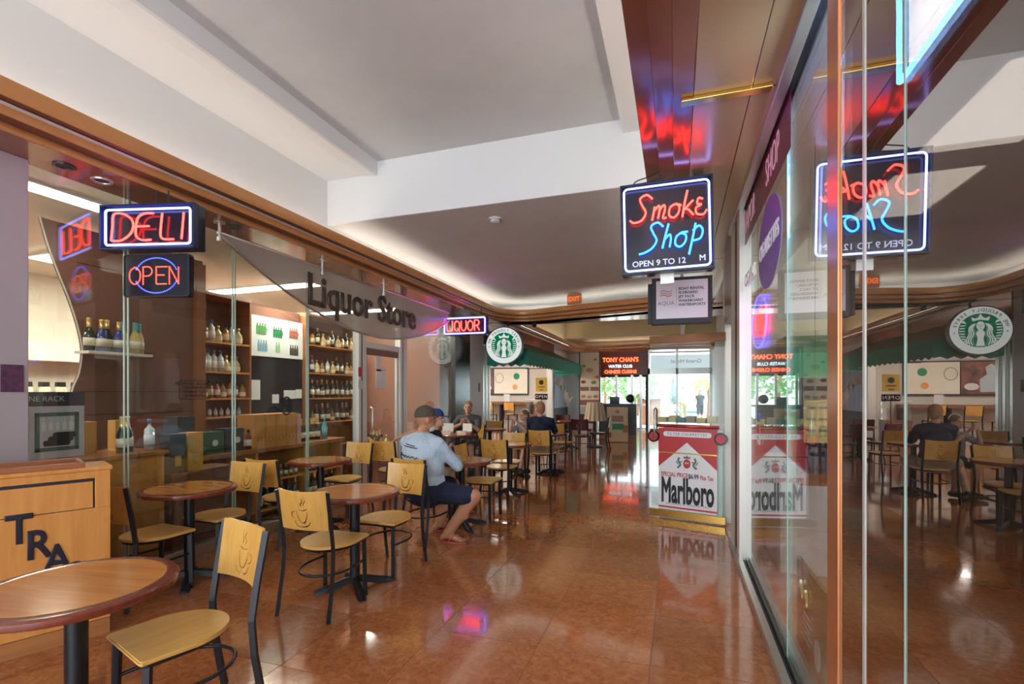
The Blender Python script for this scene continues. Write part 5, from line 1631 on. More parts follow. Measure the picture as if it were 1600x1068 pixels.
bm = NB(); prism(bm, [(-1.3, -.4), (-.8, -.4), (-.78, -.05), (-.95, .1), (-.92, .3), (-1.05, .4), (-1.18, .3), (-1.15, .1), (-1.3, 0)], -.040, -.037, 'y'); obj('worker_print', bm, mat('worker_print', (.40, .48, .52), .5), wp_)
bm = NB(); prism(bm, [(-.60 + .17 * math.cos(a * PI / 10), -.25 + .10 * math.sin(a * PI / 10)) for a in range(20)], -.041, -.037, 'y'); obj('cup_print', bm, M['paper_grey'], wp_)
cw = thing('coffee_wall_lettering', 'grey lettered sign strip above the coffee mural', 'sign', (-6.0, 17.46, 2.62))
bm = NB(); box(bm, -1.6, .7, 0, .02, -.16, .16); obj('strip', bm, M['paper_grey'], cw)
text('lettering', 'Coffee of America', .26, M['black_matte'], cw, (-.5, -.004, 0), (0, 0, 0), depth=.003)
# bar shelf and stools
br = thing('bar_counter', 'long dark bar shelf along the coffee shop wall', 'counter', (-6.2, 17.1, 0))
bm = NB(); box(bm, -1.8, 1.2, -.05, .35, 1.06, 1.16, bev=.005); obj('bar_top', bm, M['brown_panel'], br)
for x in (-1.75, 0, 1.13):
    bm = NB(); box(bm, x, x + .06, 0, .3, 0, 1.06); obj('bar_support', bm, M['black'], br)
bm = NB(); box(bm, .0, .22, .0, .012, 0, .28); tag(obj('counter_card', bm, M['paper_grey'], None, (-6.05, 17.2, 1.162)), 'small framed card standing on the bar shelf', 'card')
first = True
stool = None
for x, lab in ((-6.42, 'tall maple bar stool next to the shutter end of the bar'), (-5.62, 'tall maple bar stool near the OPEN stand end of the bar'), (-7.2, 'tall maple bar stool behind the pillar in the coffee shop')):
    if first:
        stool = copy_tree(proto)
        first = False
        for ch in stool.children:
            ch.location.z += .28
            if ch.name.startswith('leg'):
                me = ch.data.copy()
                for v in me.vertices:
                    if v.co.z < .1: v.co.z -= .28
                ch.data = me
        c = stool
    else:
        c = copy_tree(stool)
    c.name = 'bar_stool'
    c.location = (x, 16.75, 0)
    c.rotation_euler = (0, 0, 0)
    tag(c, lab, 'stool', 'bar stools in the coffee shop')
# OPEN stand with yellow sign
st = thing('open_sign_stand', 'black stand with a yellow emblem sign over an OPEN plate', 'sign stand', (-4.03, 15.0, 0))
bm = NB(); cyl(bm, (0, 0, 0), (0, 0, .02), .16, seg=20); cyl(bm, (0, 0, .02), (0, 0, 1.3), .012, seg=8); obj('pole', bm, M['black'], st)
bm = NB(); box(bm, -.185, .185, -.02, .01, 1.53, 1.97); obj('yellow_sign', bm, mat('yellow_sign', (.75, .50, .05), .4), st)
bm = NB(); cyl(bm, (0, -.026, 1.82), (0, -.021, 1.82), .075, seg=20); obj('emblem', bm, M['black'], st)
bm = NB(); box(bm, -.11, .11, -.025, -.021, 1.66, 1.69); box(bm, -.06, .06, -.025, -.021, 1.57, 1.60); obj('print_line', bm, M['brown_panel'], st)
bm = NB(); box(bm, -.20, .20, -.02, .01, 1.28, 1.46); obj('open_plate', bm, M['sign_back'], st)
text('lettering', 'OPEN', .13, M['paper'], st, (0, -.024, 1.37), (0, 0, 0), depth=.002, spacing=1.2)
# glass cake case deep in the coffee shop
kc = thing('pastry_case', 'small glass pastry case beside the OPEN stand', 'display case', (-4.55, 16.2, 0))
bm = NB(); box(bm, -.3, .3, -.25, .25, 0, .75); obj('case_base', bm, M['brown_panel'], kc)
bm = NB(); box(bm, -.28, .28, -.23, .23, .75, 1.25); obj('case_glass', bm, M['acrylic'], kc)
bm = NB(); box(bm, -.29, .29, -.24, .24, 1.25, 1.27); obj('case_lid', bm, M['alu_white'], kc)

# far left glazing with stacked blue curtain, paper birds
gz = thing('window_3', 'blue grey side window beyond the awning', None, kind='structure')
bm = NB(); box(bm, -4.36, -4.34, 17.62, 20.4, .9, 2.3); obj('pane', bm, mat('blue_grey_curtain', (.42, .50, .62), .4, noise=(6, 2), stretch=(1, 3, .05), col2=(.22, .28, .40)), gz)
bm = NB(); box(bm, -4.4, -4.3, 17.6, 20.5, 0, .9); obj('sill_wall', bm, M['black_matte'], gz)
M['bird'] = mat('cream_paper', (.72, .66, .52), .7)
for k in range(6):
    bm = NB()
    s = .22
    V = [bm.verts.new(p) for p in ((-s, 0, 0), (0, -.03, .06), (s, 0, .14), (0, .03, -.16), (-.05, 0, .18))]
    for a in ((0, 1, 4), (1, 2, 3), (0, 3, 1), (1, 4, 3)): bm.faces.new([V[i] for i in a])
    x = -3.85 + .12 * (k % 3) + .05 * (k // 3)
    z = 1.85 - .22 * (k % 3) - .18 * (k // 3)
    t = thing('folded_paper_bird', 'cream folded paper bird hanging before the blue window', 'decoration', (-4.12 + .13 * (k % 3) + .05 * (k // 3), 17.9 + .25 * (k // 3), z), random.uniform(0, 3), 'hanging paper birds')
    obj('paper_fold', bm, M['bird'], t)
    bm = NB(); tube(bm, [(0, 0, 0), (0, 0, 3.205 - z)], .002, 4); obj('thread', bm, M['paper_grey'], t)
# menu banner
mb_ = thing('menu_banner', 'tall cream menu banner with food photos beside the awning end', 'banner', (-2.95, 17.6, 0))
bm = NB(); box(bm, -.35, .35, 0, .03, 1.0, 2.92); obj('banner_sheet', bm, mat('cream_banner', (.72, .64, .48), .6), mb_)
for k, (x, z, c, r) in enumerate(((.0, 2.30, (.5, .36, .15), .13), (-.2, 2.45, (.2, .25, .1), .06), (-.22, 1.88, (.16, .06, .04), .09), (.15, 1.86, (.2, .22, .08), .10), (.28, 2.05, (.6, .2, .2), .09), (.2, 2.68, (.1, .3, .12), .06), (-.22, 1.36, (.45, .2, .12), .09), (0, 1.34, (.5, .3, .18), .09), (.22, 1.36, (.4, .18, .1), .09))):
    bm = NB(); prism(bm, [(x + r * math.cos(a * PI / 7), z + r * .65 * math.sin(a * PI / 7)) for a in range(14)], -.003, 0, 'y'); obj('food_photo', bm, mat('food_print', c, .5), mb_)
for z0, z1, x0, x1 in ((1.56, 1.70, -.33, -.02), (1.56, 1.70, .03, .33), (1.05, 1.24, -.35, .35)):
    bm = NB(); box(bm, x0, x1, -.004, 0, z0, z1); obj('dark_panel', bm, M['brown_panel'], mb_)
for x in (-.36, .36):
    bm = NB(); box(bm, x - .02, x + .02, 0, .05, 0, 2.95); obj('banner_post', bm, M['black'], mb_)
# A-frame board
af = thing('coffee_floor_board', 'tan standing coffee board with green band and dark caption', 'floor sign', (-1.70, 15.2, 0), .15)
M['tan'] = mat('tan_board', (.55, .43, .28), .6)
bm = NB(); prism(bm, [(-.10, .02), (-.08, .02), (.02, 1.06), (.0, 1.06)], -.31, .31, 'x'); obj('front_board', bm, M['tan'], af)
bm = NB(); prism(bm, [(.22, .0), (.24, .0), (.03, 1.06), (.01, 1.06)], -.31, .31, 'x'); obj('rear_board', bm, M['brown_panel'], af)
def on_board(z): return -.101 + .10 * (z - .02) / 1.04
for x0, x1, z0, z1, c in ((-.17, .17, .62, .80, 'brown_panel'), (-.16, .18, .38, .56, 'green_ink'), (.15, .30, .30, .52, 'shelf_wood'), (-.28, -.18, .14, .3, 'shelf_wood')):
    bm = NB(); prism(bm, [(on_board(z0) - .004, z0), (on_board(z0), z0), (on_board(z1), z1), (on_board(z1) - .004, z1)], x0, x1, 'x'); obj('print_block', bm, M[c], af)
bm = NB(); cyl(bm, (0, on_board(.92) - .004, .92), (0, on_board(.92), .92), .06, seg=16); obj('roundel', bm, M['brown_panel'], af)
# striped lampshade-like umbrella table
su = thing('striped_drape_stand', 'beige and brown pleated drape over a round stand by the red chairs', 'draped table', (-2.15, 13.75, 0))
bm = NB(); n = 28
for r0, r1, z0, z1 in ((.30, .22, .72, 1.23),):
    A = [bm.verts.new(((r0 + .015 * (i % 2)) * math.cos(2 * PI * i / n), (r0 + .015 * (i % 2)) * math.sin(2 * PI * i / n), z0)) for i in range(n)]
    B = [bm.verts.new(((r1) * math.cos(2 * PI * i / n), r1 * math.sin(2 * PI * i / n), z1)) for i in range(n)]
    for i in range(n):
        f = bm.faces.new((A[i], A[(i + 1) % n], B[(i + 1) % n], B[i])); f.material_index = i % 2
    f = bm.faces.new(B)
obj('drape', bm, [mat('beige_cloth', (.70, .60, .44), .8), mat('tan_cloth', (.50, .36, .22), .8)], su)
bm = NB(); cyl(bm, (0, 0, 0), (0, 0, 1.2), .03, seg=10); cyl(bm, (0, 0, 0), (0, 0, .03), .24, seg=20); obj('stand', bm, M['black'], su)
# dark console by the window
dk = thing('dark_host_stand', 'dark cabinet with monitors by the exit windows', 'cabinet', (-2.2, 18.0, 0))
bm = NB(); box(bm, -.45, .85, 0, .4, 0, 1.1, bev=.01); obj('cabinet', bm, mat('slate_cabinet', (.03, .045, .055), .4), dk)
bm = NB(); box(bm, -.1, .25, .1, .13, 1.1, 1.35); obj('monitor', bm, M['sign_back'], dk)
bm = NB(); bmesh.ops.create_uvsphere(bm, u_segments=14, v_segments=8, radius=.16, matrix=Matrix.Translation((.62, .2, 1.28))); obj('round_lamp', bm, M['black'], dk, smooth=True)
# Tony Chan's neon window
tw = thing('window_4', 'end window with neon restaurant sign panel', None, kind='structure')
for x in (-3.0, -2.32, -1.70, -1.36, -1.12):
    bm = NB(); box(bm, x - .05, x + .05, 20.35, 20.45, 0, 3.09); obj('mullion', bm, M['alu'] if x < -1.2 else M['alu_dark'], tw)
for z in (2.16, 1.0, .05):
    bm = NB(); box(bm, -4.3, -1.1, 20.36, 20.44, z - .04, z + .04); obj('rail', bm, M['alu_dark'] if z > 2 else M['alu'], tw)
bm = NB(); box(bm, -4.3, -1.1, 20.39, 20.40, .05, 2.16); obj('pane', bm, M['glass'], tw)
bm = NB(); box(bm, -4.3, -1.1, 20.30, 20.42, 2.2, 3.09); obj('sign_board', bm, M['brown_panel'], tw)
bm = NB(); box(bm, -4.4, -3.05, 20.2, 20.3, 0, 3.09); struct('wall_end', bm, M['alu'])
tn = thing('restaurant_neon_sign', 'red neon Chinese restaurant sign over the end window', 'neon sign', (-2.15, 20.28, 2.63))
bm = NB(); box(bm, -.70, .70, 0, .03, -.42, .42); obj('backing', bm, mat('dim_red_backing', (.30, .08, .06), .4), tn)
text('letter_tube', "TONY CHAN'S", .25, M['neon_orange'], tn, (0, -.02, .18), (0, 0, 0), depth=.01, bold=.004, sx=.86)
text('letter_tube', 'WATER CLUB', .17, emis('pale_cyan_neon', (.5, .85, 1), 2.5), tn, (0, -.02, -.08), (0, 0, 0), depth=.01, sx=.9)
text('letter_tube', 'CHINESE CUISINE', .19, M['neon_orange'], tn, (0, -.02, -.30), (0, 0, 0), depth=.01, bold=.003, sx=.86)
# exit doors
ed = thing('door_3', 'glass exit doors under a hotel transom at the hall end', None, kind='structure')
for x in (-1.05, .02, 1.25):
    bm = NB(); box(bm, x - .045, x + .045, 20.36, 20.44, 0, 3.09); obj('door_post', bm, M['alu'], ed)
bm = NB(); box(bm, -1.1, 1.3, 20.36, 20.44, 2.22, 2.46); obj('transom_beam', bm, M['alu'], ed)
bm = NB(); box(bm, -.98, 1.24, 20.37, 20.40, 2.46, 2.98); obj('transom_panel', bm, emis('daylit_transom', (.85, .93, 1), .55), ed)
tm = text_mesh('Grand Hotel', .22, .004)
tm.transform(Matrix.Diagonal((-1, 1, 1, 1)))
obj('lettering', tm, M['paper_grey'], ed, (.35, 20.36, 2.72), (PI / 2, 0, 0))
for x0, x1 in ((-1.0, -.03), (.07, 1.2)):
    bm = NB(); box(bm, x0, x1, 20.39, 20.40, .05, 2.22); obj('pane', bm, M['glass'], ed)
    bm = NB(); box(bm, x0, x1, 20.38, 20.42, .0, .06); obj('kick_rail', bm, M['alu_dark'], ed)
bm = NB(); box(bm, -4.4, 1.4, 20.44, 20.5, 3.06, 4.5); struct('wall_end', bm, M['ivory'])
# outdoors: terrace, closed parasol, low hedge, trees, awning of the terrace, bay
bm = NB(); box(bm, -14, 14, 20.5, 44, -.06, -.02); tag(obj('terrace', bm, mat('pale_terrace', (.55, .55, .53), .6)), kind='structure')
bm = NB(); box(bm, -60, 60, 44, 240, -.5, -.45); tag(obj('bay_water', bm, mat('bay_water', (.10, .22, .30), .1)), kind='structure')
ps = thing('closed_parasol', 'closed grey parasol standing on the terrace outside the exit doors', 'parasol', (-.15, 25.0, -.02))
bm = NB(); lathe(bm, [(0, 2.25), (.05, 2.15), (.17, 1.5), (.22, 1.05), (.14, .95), (0, .95)], 12); obj('canopy', bm, mat('grey_canvas', (.20, .24, .24), .8), ps, smooth=True)
bm = NB(); cyl(bm, (0, 0, 0), (0, 0, 1.0), .025, seg=8); cyl(bm, (0, 0, 0), (0, 0, .06), .25, seg=16); obj('pole', bm, M['alu'], ps)
M['leaf'] = mat('outdoor_leaf', (.14, .26, .07), .6)
M['leaf_y'] = mat('sunny_palm_leaf', (.45, .48, .08), .6)


def tree(name, label, x, y, h, r, m, palm=False):
    t = thing(name, label, 'tree', (x, y, -.02))
    bm = NB(); tube(bm, [(0, 0, 0), (.06, 0, h * .4), (0, .03, h * .75)], .09, 8); obj('trunk', bm, M['shelf_wood'], t, smooth=True)
    bm = NB()
    rng = random.Random(hash(label) % 1000 if False else int(x * 31 + y * 7))
    if palm:
        for k in range(12):
            a = 2 * PI * k / 12 + rng.uniform(-.2, .2)
            P = [Vector((math.cos(a) * r * s, math.sin(a) * r * s, h * .75 + (.35 * s - .9 * s * s) * r)) for s in (0, .25, .5, .75, 1.0)]
            w = [.02, .14, .17, .13, .01]
            nn = Vector((-math.sin(a), math.cos(a), 0))
            rows = [(bm.verts.new(p + nn * q), bm.verts.new(p + Vector((0, 0, .04))), bm.verts.new(p - nn * q)) for p, q in zip(P, w)]
            for i in range(4):
                for j in range(2): bm.faces.new((rows[i][j], rows[i + 1][j], rows[i + 1][j + 1], rows[i][j + 1]))
    else:
        for k in range(420):
            d = Vector((rng.gauss(0, 1), rng.gauss(0, 1), rng.gauss(0, 1))).normalized() * r * rng.uniform(.5, 1)
            c = Vector((0, 0, h * .72)) + Vector((d.x, d.y, d.z * .8))
            u = Vector((rng.gauss(0, 1), rng.gauss(0, 1), rng.gauss(0, 1))).normalized()
            v = u.orthogonal().normalized()
            s = rng.uniform(.10, .2)
            bm.faces.new([bm.verts.new(c + u * s), bm.verts.new(c + v * s * .6), bm.verts.new(c - u * s), bm.verts.new(c - v * s * .6)])
    o = obj('foliage', bm, m, t)
    o['kind'] = 'stuff'


tree('palm_tree', 'yellow green palm on the terrace behind the walking woman', 1.55, 27.5, 2.9, 1.15, M['leaf_y'], True)
tree('leafy_tree', 'leafy tree outside the restaurant window under the neon', -4.0, 29.0, 3.4, 1.7, M['leaf'])
tree('leafy_tree', 'leafy tree at the edge of the bay outside the exit doors', -2.4, 33.0, 2.6, 1.5, M['leaf'])
tree('leafy_tree', 'low leafy tree beyond the closed parasol', 3.6, 36.0, 3.0, 1.8, M['leaf'])
hd = thing('wicker_stand', 'brown wicker service stand on the terrace beside the closed parasol', 'cabinet', (-1.15, 24.0, -.02))
bm = NB(); box(bm, -.45, .45, -.25, .25, 0, 1.15, bev=.02); obj('body', bm, M['shelf_wood'], hd)
bm = NB(); box(bm, -.5, .5, -.3, .3, 1.15, 1.22); obj('top', bm, M['redwood'], hd)
lz = thing('terrace_lounger', 'blue cushioned lounger on the terrace between the walking people', 'lounger', (.75, 30.5, -.02))
bm = NB(); box(bm, -.9, .9, -.32, .32, .25, .32); obj('frame', bm, M['alu_white'], lz)
bm = NB(); box(bm, -.9, .5, -.3, .3, .32, .42, bev=.03); obj('cushion', bm, mat('blue_cushion', (.05, .25, .5), .7), lz)
for x in (-.8, .8):
    for y in (-.25, .25):
        bm = NB(); box(bm, x - .03, x + .03, y - .03, y + .03, 0, .25); obj('leg', bm, M['alu_white'], lz)

# =================================================================== PEOPLE
def capsule(bm, p0, p1, r0, r1):
    t = bmesh.new()
    for p, r in ((p0, r0), (p1, r1)):
        bmesh.ops.create_icosphere(t, subdivisions=2, radius=r, matrix=Matrix.Translation(Vector(p)))
    g = bmesh.ops.convex_hull(t, input=t.verts)
    junk = [v for v in t.verts if not v.link_faces]
    inner = list({e for e in g['geom_interior'] if isinstance(e, bmesh.types.BMVert)})
    bmesh.ops.delete(t, geom=list(set(junk + inner)), context='VERTS')
    me = bpy.data.meshes.new('t'); t.to_mesh(me); t.free()
    bm.from_mesh(me); bpy.data.meshes.remove(me)


def ellip(bm, c, r, rz=0.0):
    m = Matrix.Translation(Vector(c)) @ Matrix.Rotation(rz, 4, 'Z') @ Matrix.Diagonal((r[0], r[1], r[2], 1))
    bmesh.ops.create_uvsphere(bm, u_segments=20, v_segments=12, radius=1.0, matrix=m)


def fuse(name, bm, m, parent, vox=.012, smooth=2, sub=0):
    """union of closed lumps as one continuous skin"""
    me = bpy.data.meshes.new('t'); bm.to_mesh(me); bm.free()
    o = bpy.data.objects.new('t', me); COL.objects.link(o)
    r = o.modifiers.new('r', 'REMESH'); r.mode = 'VOXEL'; r.voxel_size = vox
    s = o.modifiers.new('s', 'SMOOTH'); s.factor = .5; s.iterations = smooth
    out = bpy.data.meshes.new_from_object(o.evaluated_get(bpy.context.evaluated_depsgraph_get()))
    bpy.data.objects.remove(o)
    out.materials.clear()
    out.polygons.foreach_set('use_smooth', [True] * len(out.polygons))
    return obj(name, out, m, parent)


def V3(*a): return Vector(a)


def hand(bm, wrist, fwd, up, side, k=1.0, curl=.5):
    """palm with four fingers and a thumb; fwd = finger direction, up = back of the hand, side = thumb side"""
    f, u, s = fwd.normalized(), up.normalized(), side.normalized()
    palm = wrist + f * .045 * k
    capsule(bm, wrist, palm + s * .018 * k, .024 * k, .024 * k)
    capsule(bm, wrist, palm - s * .022 * k, .022 * k, .020 * k)
    for i, (o, L) in enumerate(((.030, .034), (.010, .038), (-.010, .036), (-.029, .028))):
        a = wrist + f * .085 * k + s * o * k
        b = a + (f * (1 - curl * .5) - u * curl * .6).normalized() * L * k
        c = b + (f * (1 - curl * 1.2) - u * curl * 1.4).normalized() * L * .85 * k
        capsule(bm, wrist + f * .05 * k + s * o * k * .9, a, .011 * k, .0100 * k)
        capsule(bm, a, b, .0100 * k, .0092 * k)
        capsule(bm, b, c, .0092 * k, .0080 * k)
    t0 = wrist + f * .025 * k + s * .028 * k
    t1 = t0 + (f * .6 + s * .7).normalized() * .035 * k
    t2 = t1 + (f * .95 - u * .2).normalized() * .028 * k
    capsule(bm, t0, t1, .014 * k, .011 * k)
    capsule(bm, t1, t2, .011 * k, .0088 * k)


def person(label, root, J, skin, shirt, legs, hair=None, cap=None, sleeve=1.0, leg_len=.9, girth=1.0, k=1.0, face_yaw=0.0, name='person', shoe=None, foot_dirs=None, hair_long=False, beard=None, arm_r=1.0):
    """J: joints in world space. sleeve / leg_len: how far down the arm (0..2) and the leg (0..2) clothes reach"""
    t = thing(name, label, 'person', root)
    R = Vector(root)
    P = {a: Vector(b) - R for a, b in J.items()}
    fdir = V3(-math.sin(face_yaw), math.cos(face_yaw), 0)
    sdir = V3(fdir.y, -fdir.x, 0)           # the person's right
    pel, ch, nk, hd = P['pelvis'], P['chest'], P['neck'], P['head']
    ax = (P['shR'] - P['shL']); ax.z = 0
    ang = math.atan2(ax.y, ax.x)

    def torso(bm, g, gr=0.0):
        capsule(bm, P['hipL'], P['hipR'], .105 * g * k, .105 * g * k)
        ellip(bm, pel + V3(0, 0, .06 * k), (.165 * g * k, .125 * g * k, .14 * k), ang)
        mid = pel.lerp(ch, .5)
        ellip(bm, mid + V3(0, 0, .0), (.158 * g * k, .122 * g * k, .19 * k), ang)
        ellip(bm, ch - V3(0, 0, .05 * k), (.165 * (g * .5 + .5) * k, .118 * g * k, .19 * k), ang)
        capsule(bm, P['shL'].lerp(ch, .18), P['shR'].lerp(ch, .18), .070 * k + gr, .070 * k + gr)
        capsule(bm, ch + V3(0, 0, .05 * k), nk - V3(0, 0, gr * 2), .085 * k + gr, .055 * k + gr)
        for s_ in ('L', 'R'): capsule(bm, nk - V3(0, 0, .03 * k + gr * .6), P['sh' + s_], .050 * k + gr, .056 * k + gr)

    def limb(bm, a, b, c, r, upto, grow):
        n1 = min(upto, 1.0)
        if n1 > 0: capsule(bm, a, a.lerp(b, n1), r[0] + grow, r[0] + (r[1] - r[0]) * n1 + grow)
        n2 = min(max(upto - 1, 0), 1.0)
        if n2 > 0: capsule(bm, b, b.lerp(c, n2), r[1] + grow, r[1] + (r[2] - r[1]) * n2 + grow)

    AR = [x * k * arm_r for x in (.050, .040, .027)]
    LR = [x * k * (girth * .5 + .5) for x in (.085, .060, .040)]
    bm = NB()
    torso(bm, girth)
    for s_ in ('L', 'R'):
        limb(bm, P['sh' + s_], P['el' + s_], P['wr' + s_], AR, 2, 0)
        sgn = -1 if s_ == 'L' else 1
        fw = (P['wr' + s_] - P['el' + s_]).normalized()
        upv = fw.cross(sdir * sgn)
        hf = P.get('hf' + s_)
        if hf is not None: fw = (hf + R).normalized()
        up_ = V3(0, 0, 1) - fw * fw.z
        if up_.length < .2: up_ = fdir.copy()
        sd_ = fw.cross(up_) * (-1 if s_ == 'R' else 1)
        hand(bm, P['wr' + s_], fw, up_, sd_, k * .98)
        limb(bm, P['hip' + s_], P['kn' + s_], P['an' + s_], LR, 2, 0)
        calf = P['kn' + s_].lerp(P['an' + s_], .3)
        back = (P['hip' + s_] - P['kn' + s_]); back.z = 0
        if back.length > .01: capsule(bm, calf + back.normalized() * .018, calf + back.normalized() * .010 - V3(0, 0, .08 * k), .050 * k, .040 * k)
        d = Vector(foot_dirs[s_]).normalized() if foot_dirs else fdir
        an = P['an' + s_]
        sl = an.z - .045
        heel = an - d * .045 * k - V3(0, 0, an.z - .050)
        ball = an + d * .125 * k; ball.z = .040
        toe = an + d * .175 * k; toe.z = .032
        capsule(bm, an, heel, .036 * k, .032 * k)
        capsule(bm, an - V3(0, 0, .01), ball, .036 * k, .026 * k)
        sd = V3(d.y, -d.x, 0)
        for q, (o_, l_) in enumerate(((-.030, .0), (-.014, .008), (.003, .006), (.018, .0), (.032, -.010))):
            capsule(bm, ball + sd * o_ * k * .8, toe + sd * o_ * k * 1.05 + d * l_, .015 * k, .010 * k)
    # head
    capsule(bm, nk - V3(0, 0, .05 * k), hd - fdir * .02 * k - V3(0, 0, .06 * k), .058 * k, .052 * k)
    ellip(bm, hd + V3(0, 0, .025 * k) - fdir * .012 * k, (.076 * k, .097 * k, .098 * k), face_yaw)
    ellip(bm, hd - V3(0, 0, .050 * k) + fdir * .022 * k, (.058 * k, .068 * k, .068 * k), face_yaw)
    capsule(bm, hd + fdir * .075 * k - V3(0, 0, .085 * k), hd + fdir * .06 * k - V3(0, 0, .08 * k), .024 * k, .028 * k)
    capsule(bm, hd + fdir * .086 * k + V3(0, 0, .020 * k), hd + fdir * .104 * k - V3(0, 0, .022 * k), .010 * k, .015 * k)
    capsule(bm, hd + fdir * .082 * k + V3(0, 0, .034 * k) - sdir * .04 * k, hd + fdir * .082 * k + V3(0, 0, .034 * k) + sdir * .04 * k, .012 * k, .012 * k)
    for s_ in (-1, 1):
        ellip(bm, hd + sdir * s_ * .079 * k - fdir * .012 * k - V3(0, 0, .010 * k), (.013 * k, .022 * k, .034 * k), face_yaw)
    fuse('body', bm, skin, t, .0085, 2)
    # face
    bm = NB()
    for s_ in (-1, 1): ellip(bm, hd + sdir * s_ * .032 * k + fdir * .083 * k + V3(0, 0, .012 * k), (.013 * k, .008 * k, .007 * k), face_yaw)
    obj('eyes', bm, M['black_matte'], t, smooth=True)
    bm = NB(); capsule(bm, hd + fdir * .088 * k - V3(0, 0, .052 * k) - sdir * .022 * k, hd + fdir * .088 * k - V3(0, 0, .052 * k) + sdir * .022 * k, .006 * k, .006 * k)
    obj('mouth', bm, M['lip'], t, smooth=True)
    # clothes
    bm = NB()
    torso(bm, girth * 1.09, .016)
    for s_ in ('L', 'R'): limb(bm, P['sh' + s_], P['el' + s_], P['wr' + s_], AR, sleeve, .018 * k)
    so = fuse('shirt', bm, shirt, t, .011, 3)
    bm = NB()
    capsule(bm, P['hipL'], P['hipR'], .122 * girth * k, .122 * girth * k)
    ellip(bm, pel + V3(0, 0, .02 * k), (.178 * girth * k, .138 * girth * k, .11 * k), ang)
    for s_ in ('L', 'R'): limb(bm, P['hip' + s_], P['kn' + s_], P['an' + s_], LR, leg_len, .020 * k)
    fuse('shorts', bm, legs, t, .011, 3)
    if hair:
        bm = NB()
        ellip(bm, hd + V3(0, 0, .040 * k) - fdir * .022 * k, (.083 * k, .100 * k, .096 * k), face_yaw)
        ellip(bm, hd - V3(0, 0, .01 * k) - fdir * .045 * k, (.078 * k, .070 * k, .085 * k), face_yaw)
        if hair_long:
            capsule(bm, hd - fdir * .07 * k, hd - fdir * .10 * k - V3(0, 0, .20 * k), .055 * k, .035 * k)
            for s_ in (-1, 1): capsule(bm, hd + sdir * s_ * .065 * k - fdir * .02, hd + sdir * s_ * .072 * k - fdir * .02 - V3(0, 0, .14 * k), .028 * k, .018 * k)
        fuse('hair', bm, hair, t, .009, 2)
    if beard:
        bm = NB()
        ellip(bm, hd - V3(0, 0, .084 * k) + fdir * .045 * k, (.053 * k, .054 * k, .042 * k), face_yaw)
        fuse('beard', bm, beard, t, .009, 2)
    if cap:
        bm = NB()
        ellip(bm, hd + V3(0, 0, .048 * k) - fdir * .012 * k, (.088 * k, .109 * k, .096 * k), face_yaw)
        bmesh.ops.bisect_plane(bm, geom=bm.verts[:] + bm.edges[:] + bm.faces[:], plane_co=hd + V3(0, 0, .030 * k), plane_no=V3(0, 0, 1) - fdir * .08, clear_inner=True)
        cp_ = obj('cap', bm, cap, t, smooth=True)
        bm = NB()
        n = 12
        c0 = hd + V3(0, 0, .040 * k)
        A = [bm.verts.new(c0 + sdir * math.sin(a) * .083 * k + fdir * math.cos(a) * .095 * k) for a in [math.radians(-75 + 150 * i / n) for i in range(n + 1)]]
        B = [bm.verts.new(c0 + sdir * math.sin(a) * .086 * k + fdir * (math.cos(a) * .090 + .075 * max(0, math.cos(a))) * k - V3(0, 0, .014 * k * math.cos(a))) for a in [math.radians(-75 + 150 * i / n) for i in range(n + 1)]]
        for i in range(n): bm.faces.new((A[i], A[i + 1], B[i + 1], B[i]))
        g = bmesh.ops.extrude_face_region(bm, geom=bm.faces[:])
        bmesh.ops.translate(bm, verts=[v for v in g['geom'] if isinstance(v, bmesh.types.BMVert)], vec=(0, 0, .005))
        obj('brim', bm, cap, cp_, smooth=True)
    if shoe:
        for s_ in ('L', 'R'):
            an = P['an' + s_]
            d = Vector(foot_dirs[s_]).normalized() if foot_dirs else fdir
            sd = V3(d.y, -d.x, 0)
            if shoe[0] == 'flip':
                bm = NB()
                c0 = V3(an.x, an.y, 0) + d * .06 * k
                ol = [(math.cos(a) * (.045 if math.cos(a) > 0 else .042), math.sin(a)) for a in [2 * PI * i / 24 for i in range(24)]]
                prism(bm, [(c0.x + d.x * .138 * k * y + sd.x * x * k, c0.y + d.y * .138 * k * y + sd.y * x * k) for x, y in ol], .003, .022)
                so = obj('flip_flop', bm, shoe[1], t)
                bm = NB()
                a0 = V3(an.x, an.y, 0) + d * .135 * k
                for q in (-1, 1):
                    e = V3(an.x, an.y, 0) + d * .03 * k + sd * .042 * q * k
                    tube(bm, catmull([a0 + V3(0, 0, .058), a0.lerp(e, .5) + V3(0, 0, .085), e + V3(0, 0, .025)], 5), .007, 6)
                tube(bm, [a0 + V3(0, 0, .058), a0 + V3(0, 0, .022)], .006, 6)
                obj('strap', bm, shoe[1], so, smooth=True)
            else:
                bm = NB()
                capsule(bm, V3(an.x, an.y, .052) - d * .04 * k, V3(an.x, an.y, .05) + d * .12 * k, .050 * k, .046 * k)
                capsule(bm, V3(an.x, an.y, .06), an + V3(0, 0, .02), .048 * k, .046 * k)
                capsule(bm, V3(an.x, an.y, .046) + d * .1 * k, V3(an.x, an.y, .042) + d * .175 * k, .046 * k, .036 * k)
                fuse('shoe', bm, shoe[1], t, .009, 2)
    return t


def skin_mat(name, c):
    m = mat(name, c, .5, noise=(14, 3), col2=[x * .88 for x in c])
    m.node_tree.nodes['Principled BSDF'].inputs['Subsurface Weight'].default_value = .08
    return m


M['lip'] = mat('lip', (.40, .14, .11), .5)
SK1 = skin_mat('tanned_skin', (.52, .24, .13))
SK2 = skin_mat('fair_skin', (.62, .34, .23))
def cloth(n, c):
    m = mat(n, c, .85, bump=(13, .9))
    for q in m.node_tree.nodes:
        if q.type == 'BUMP': q.inputs['Distance'].default_value = .03
    return m


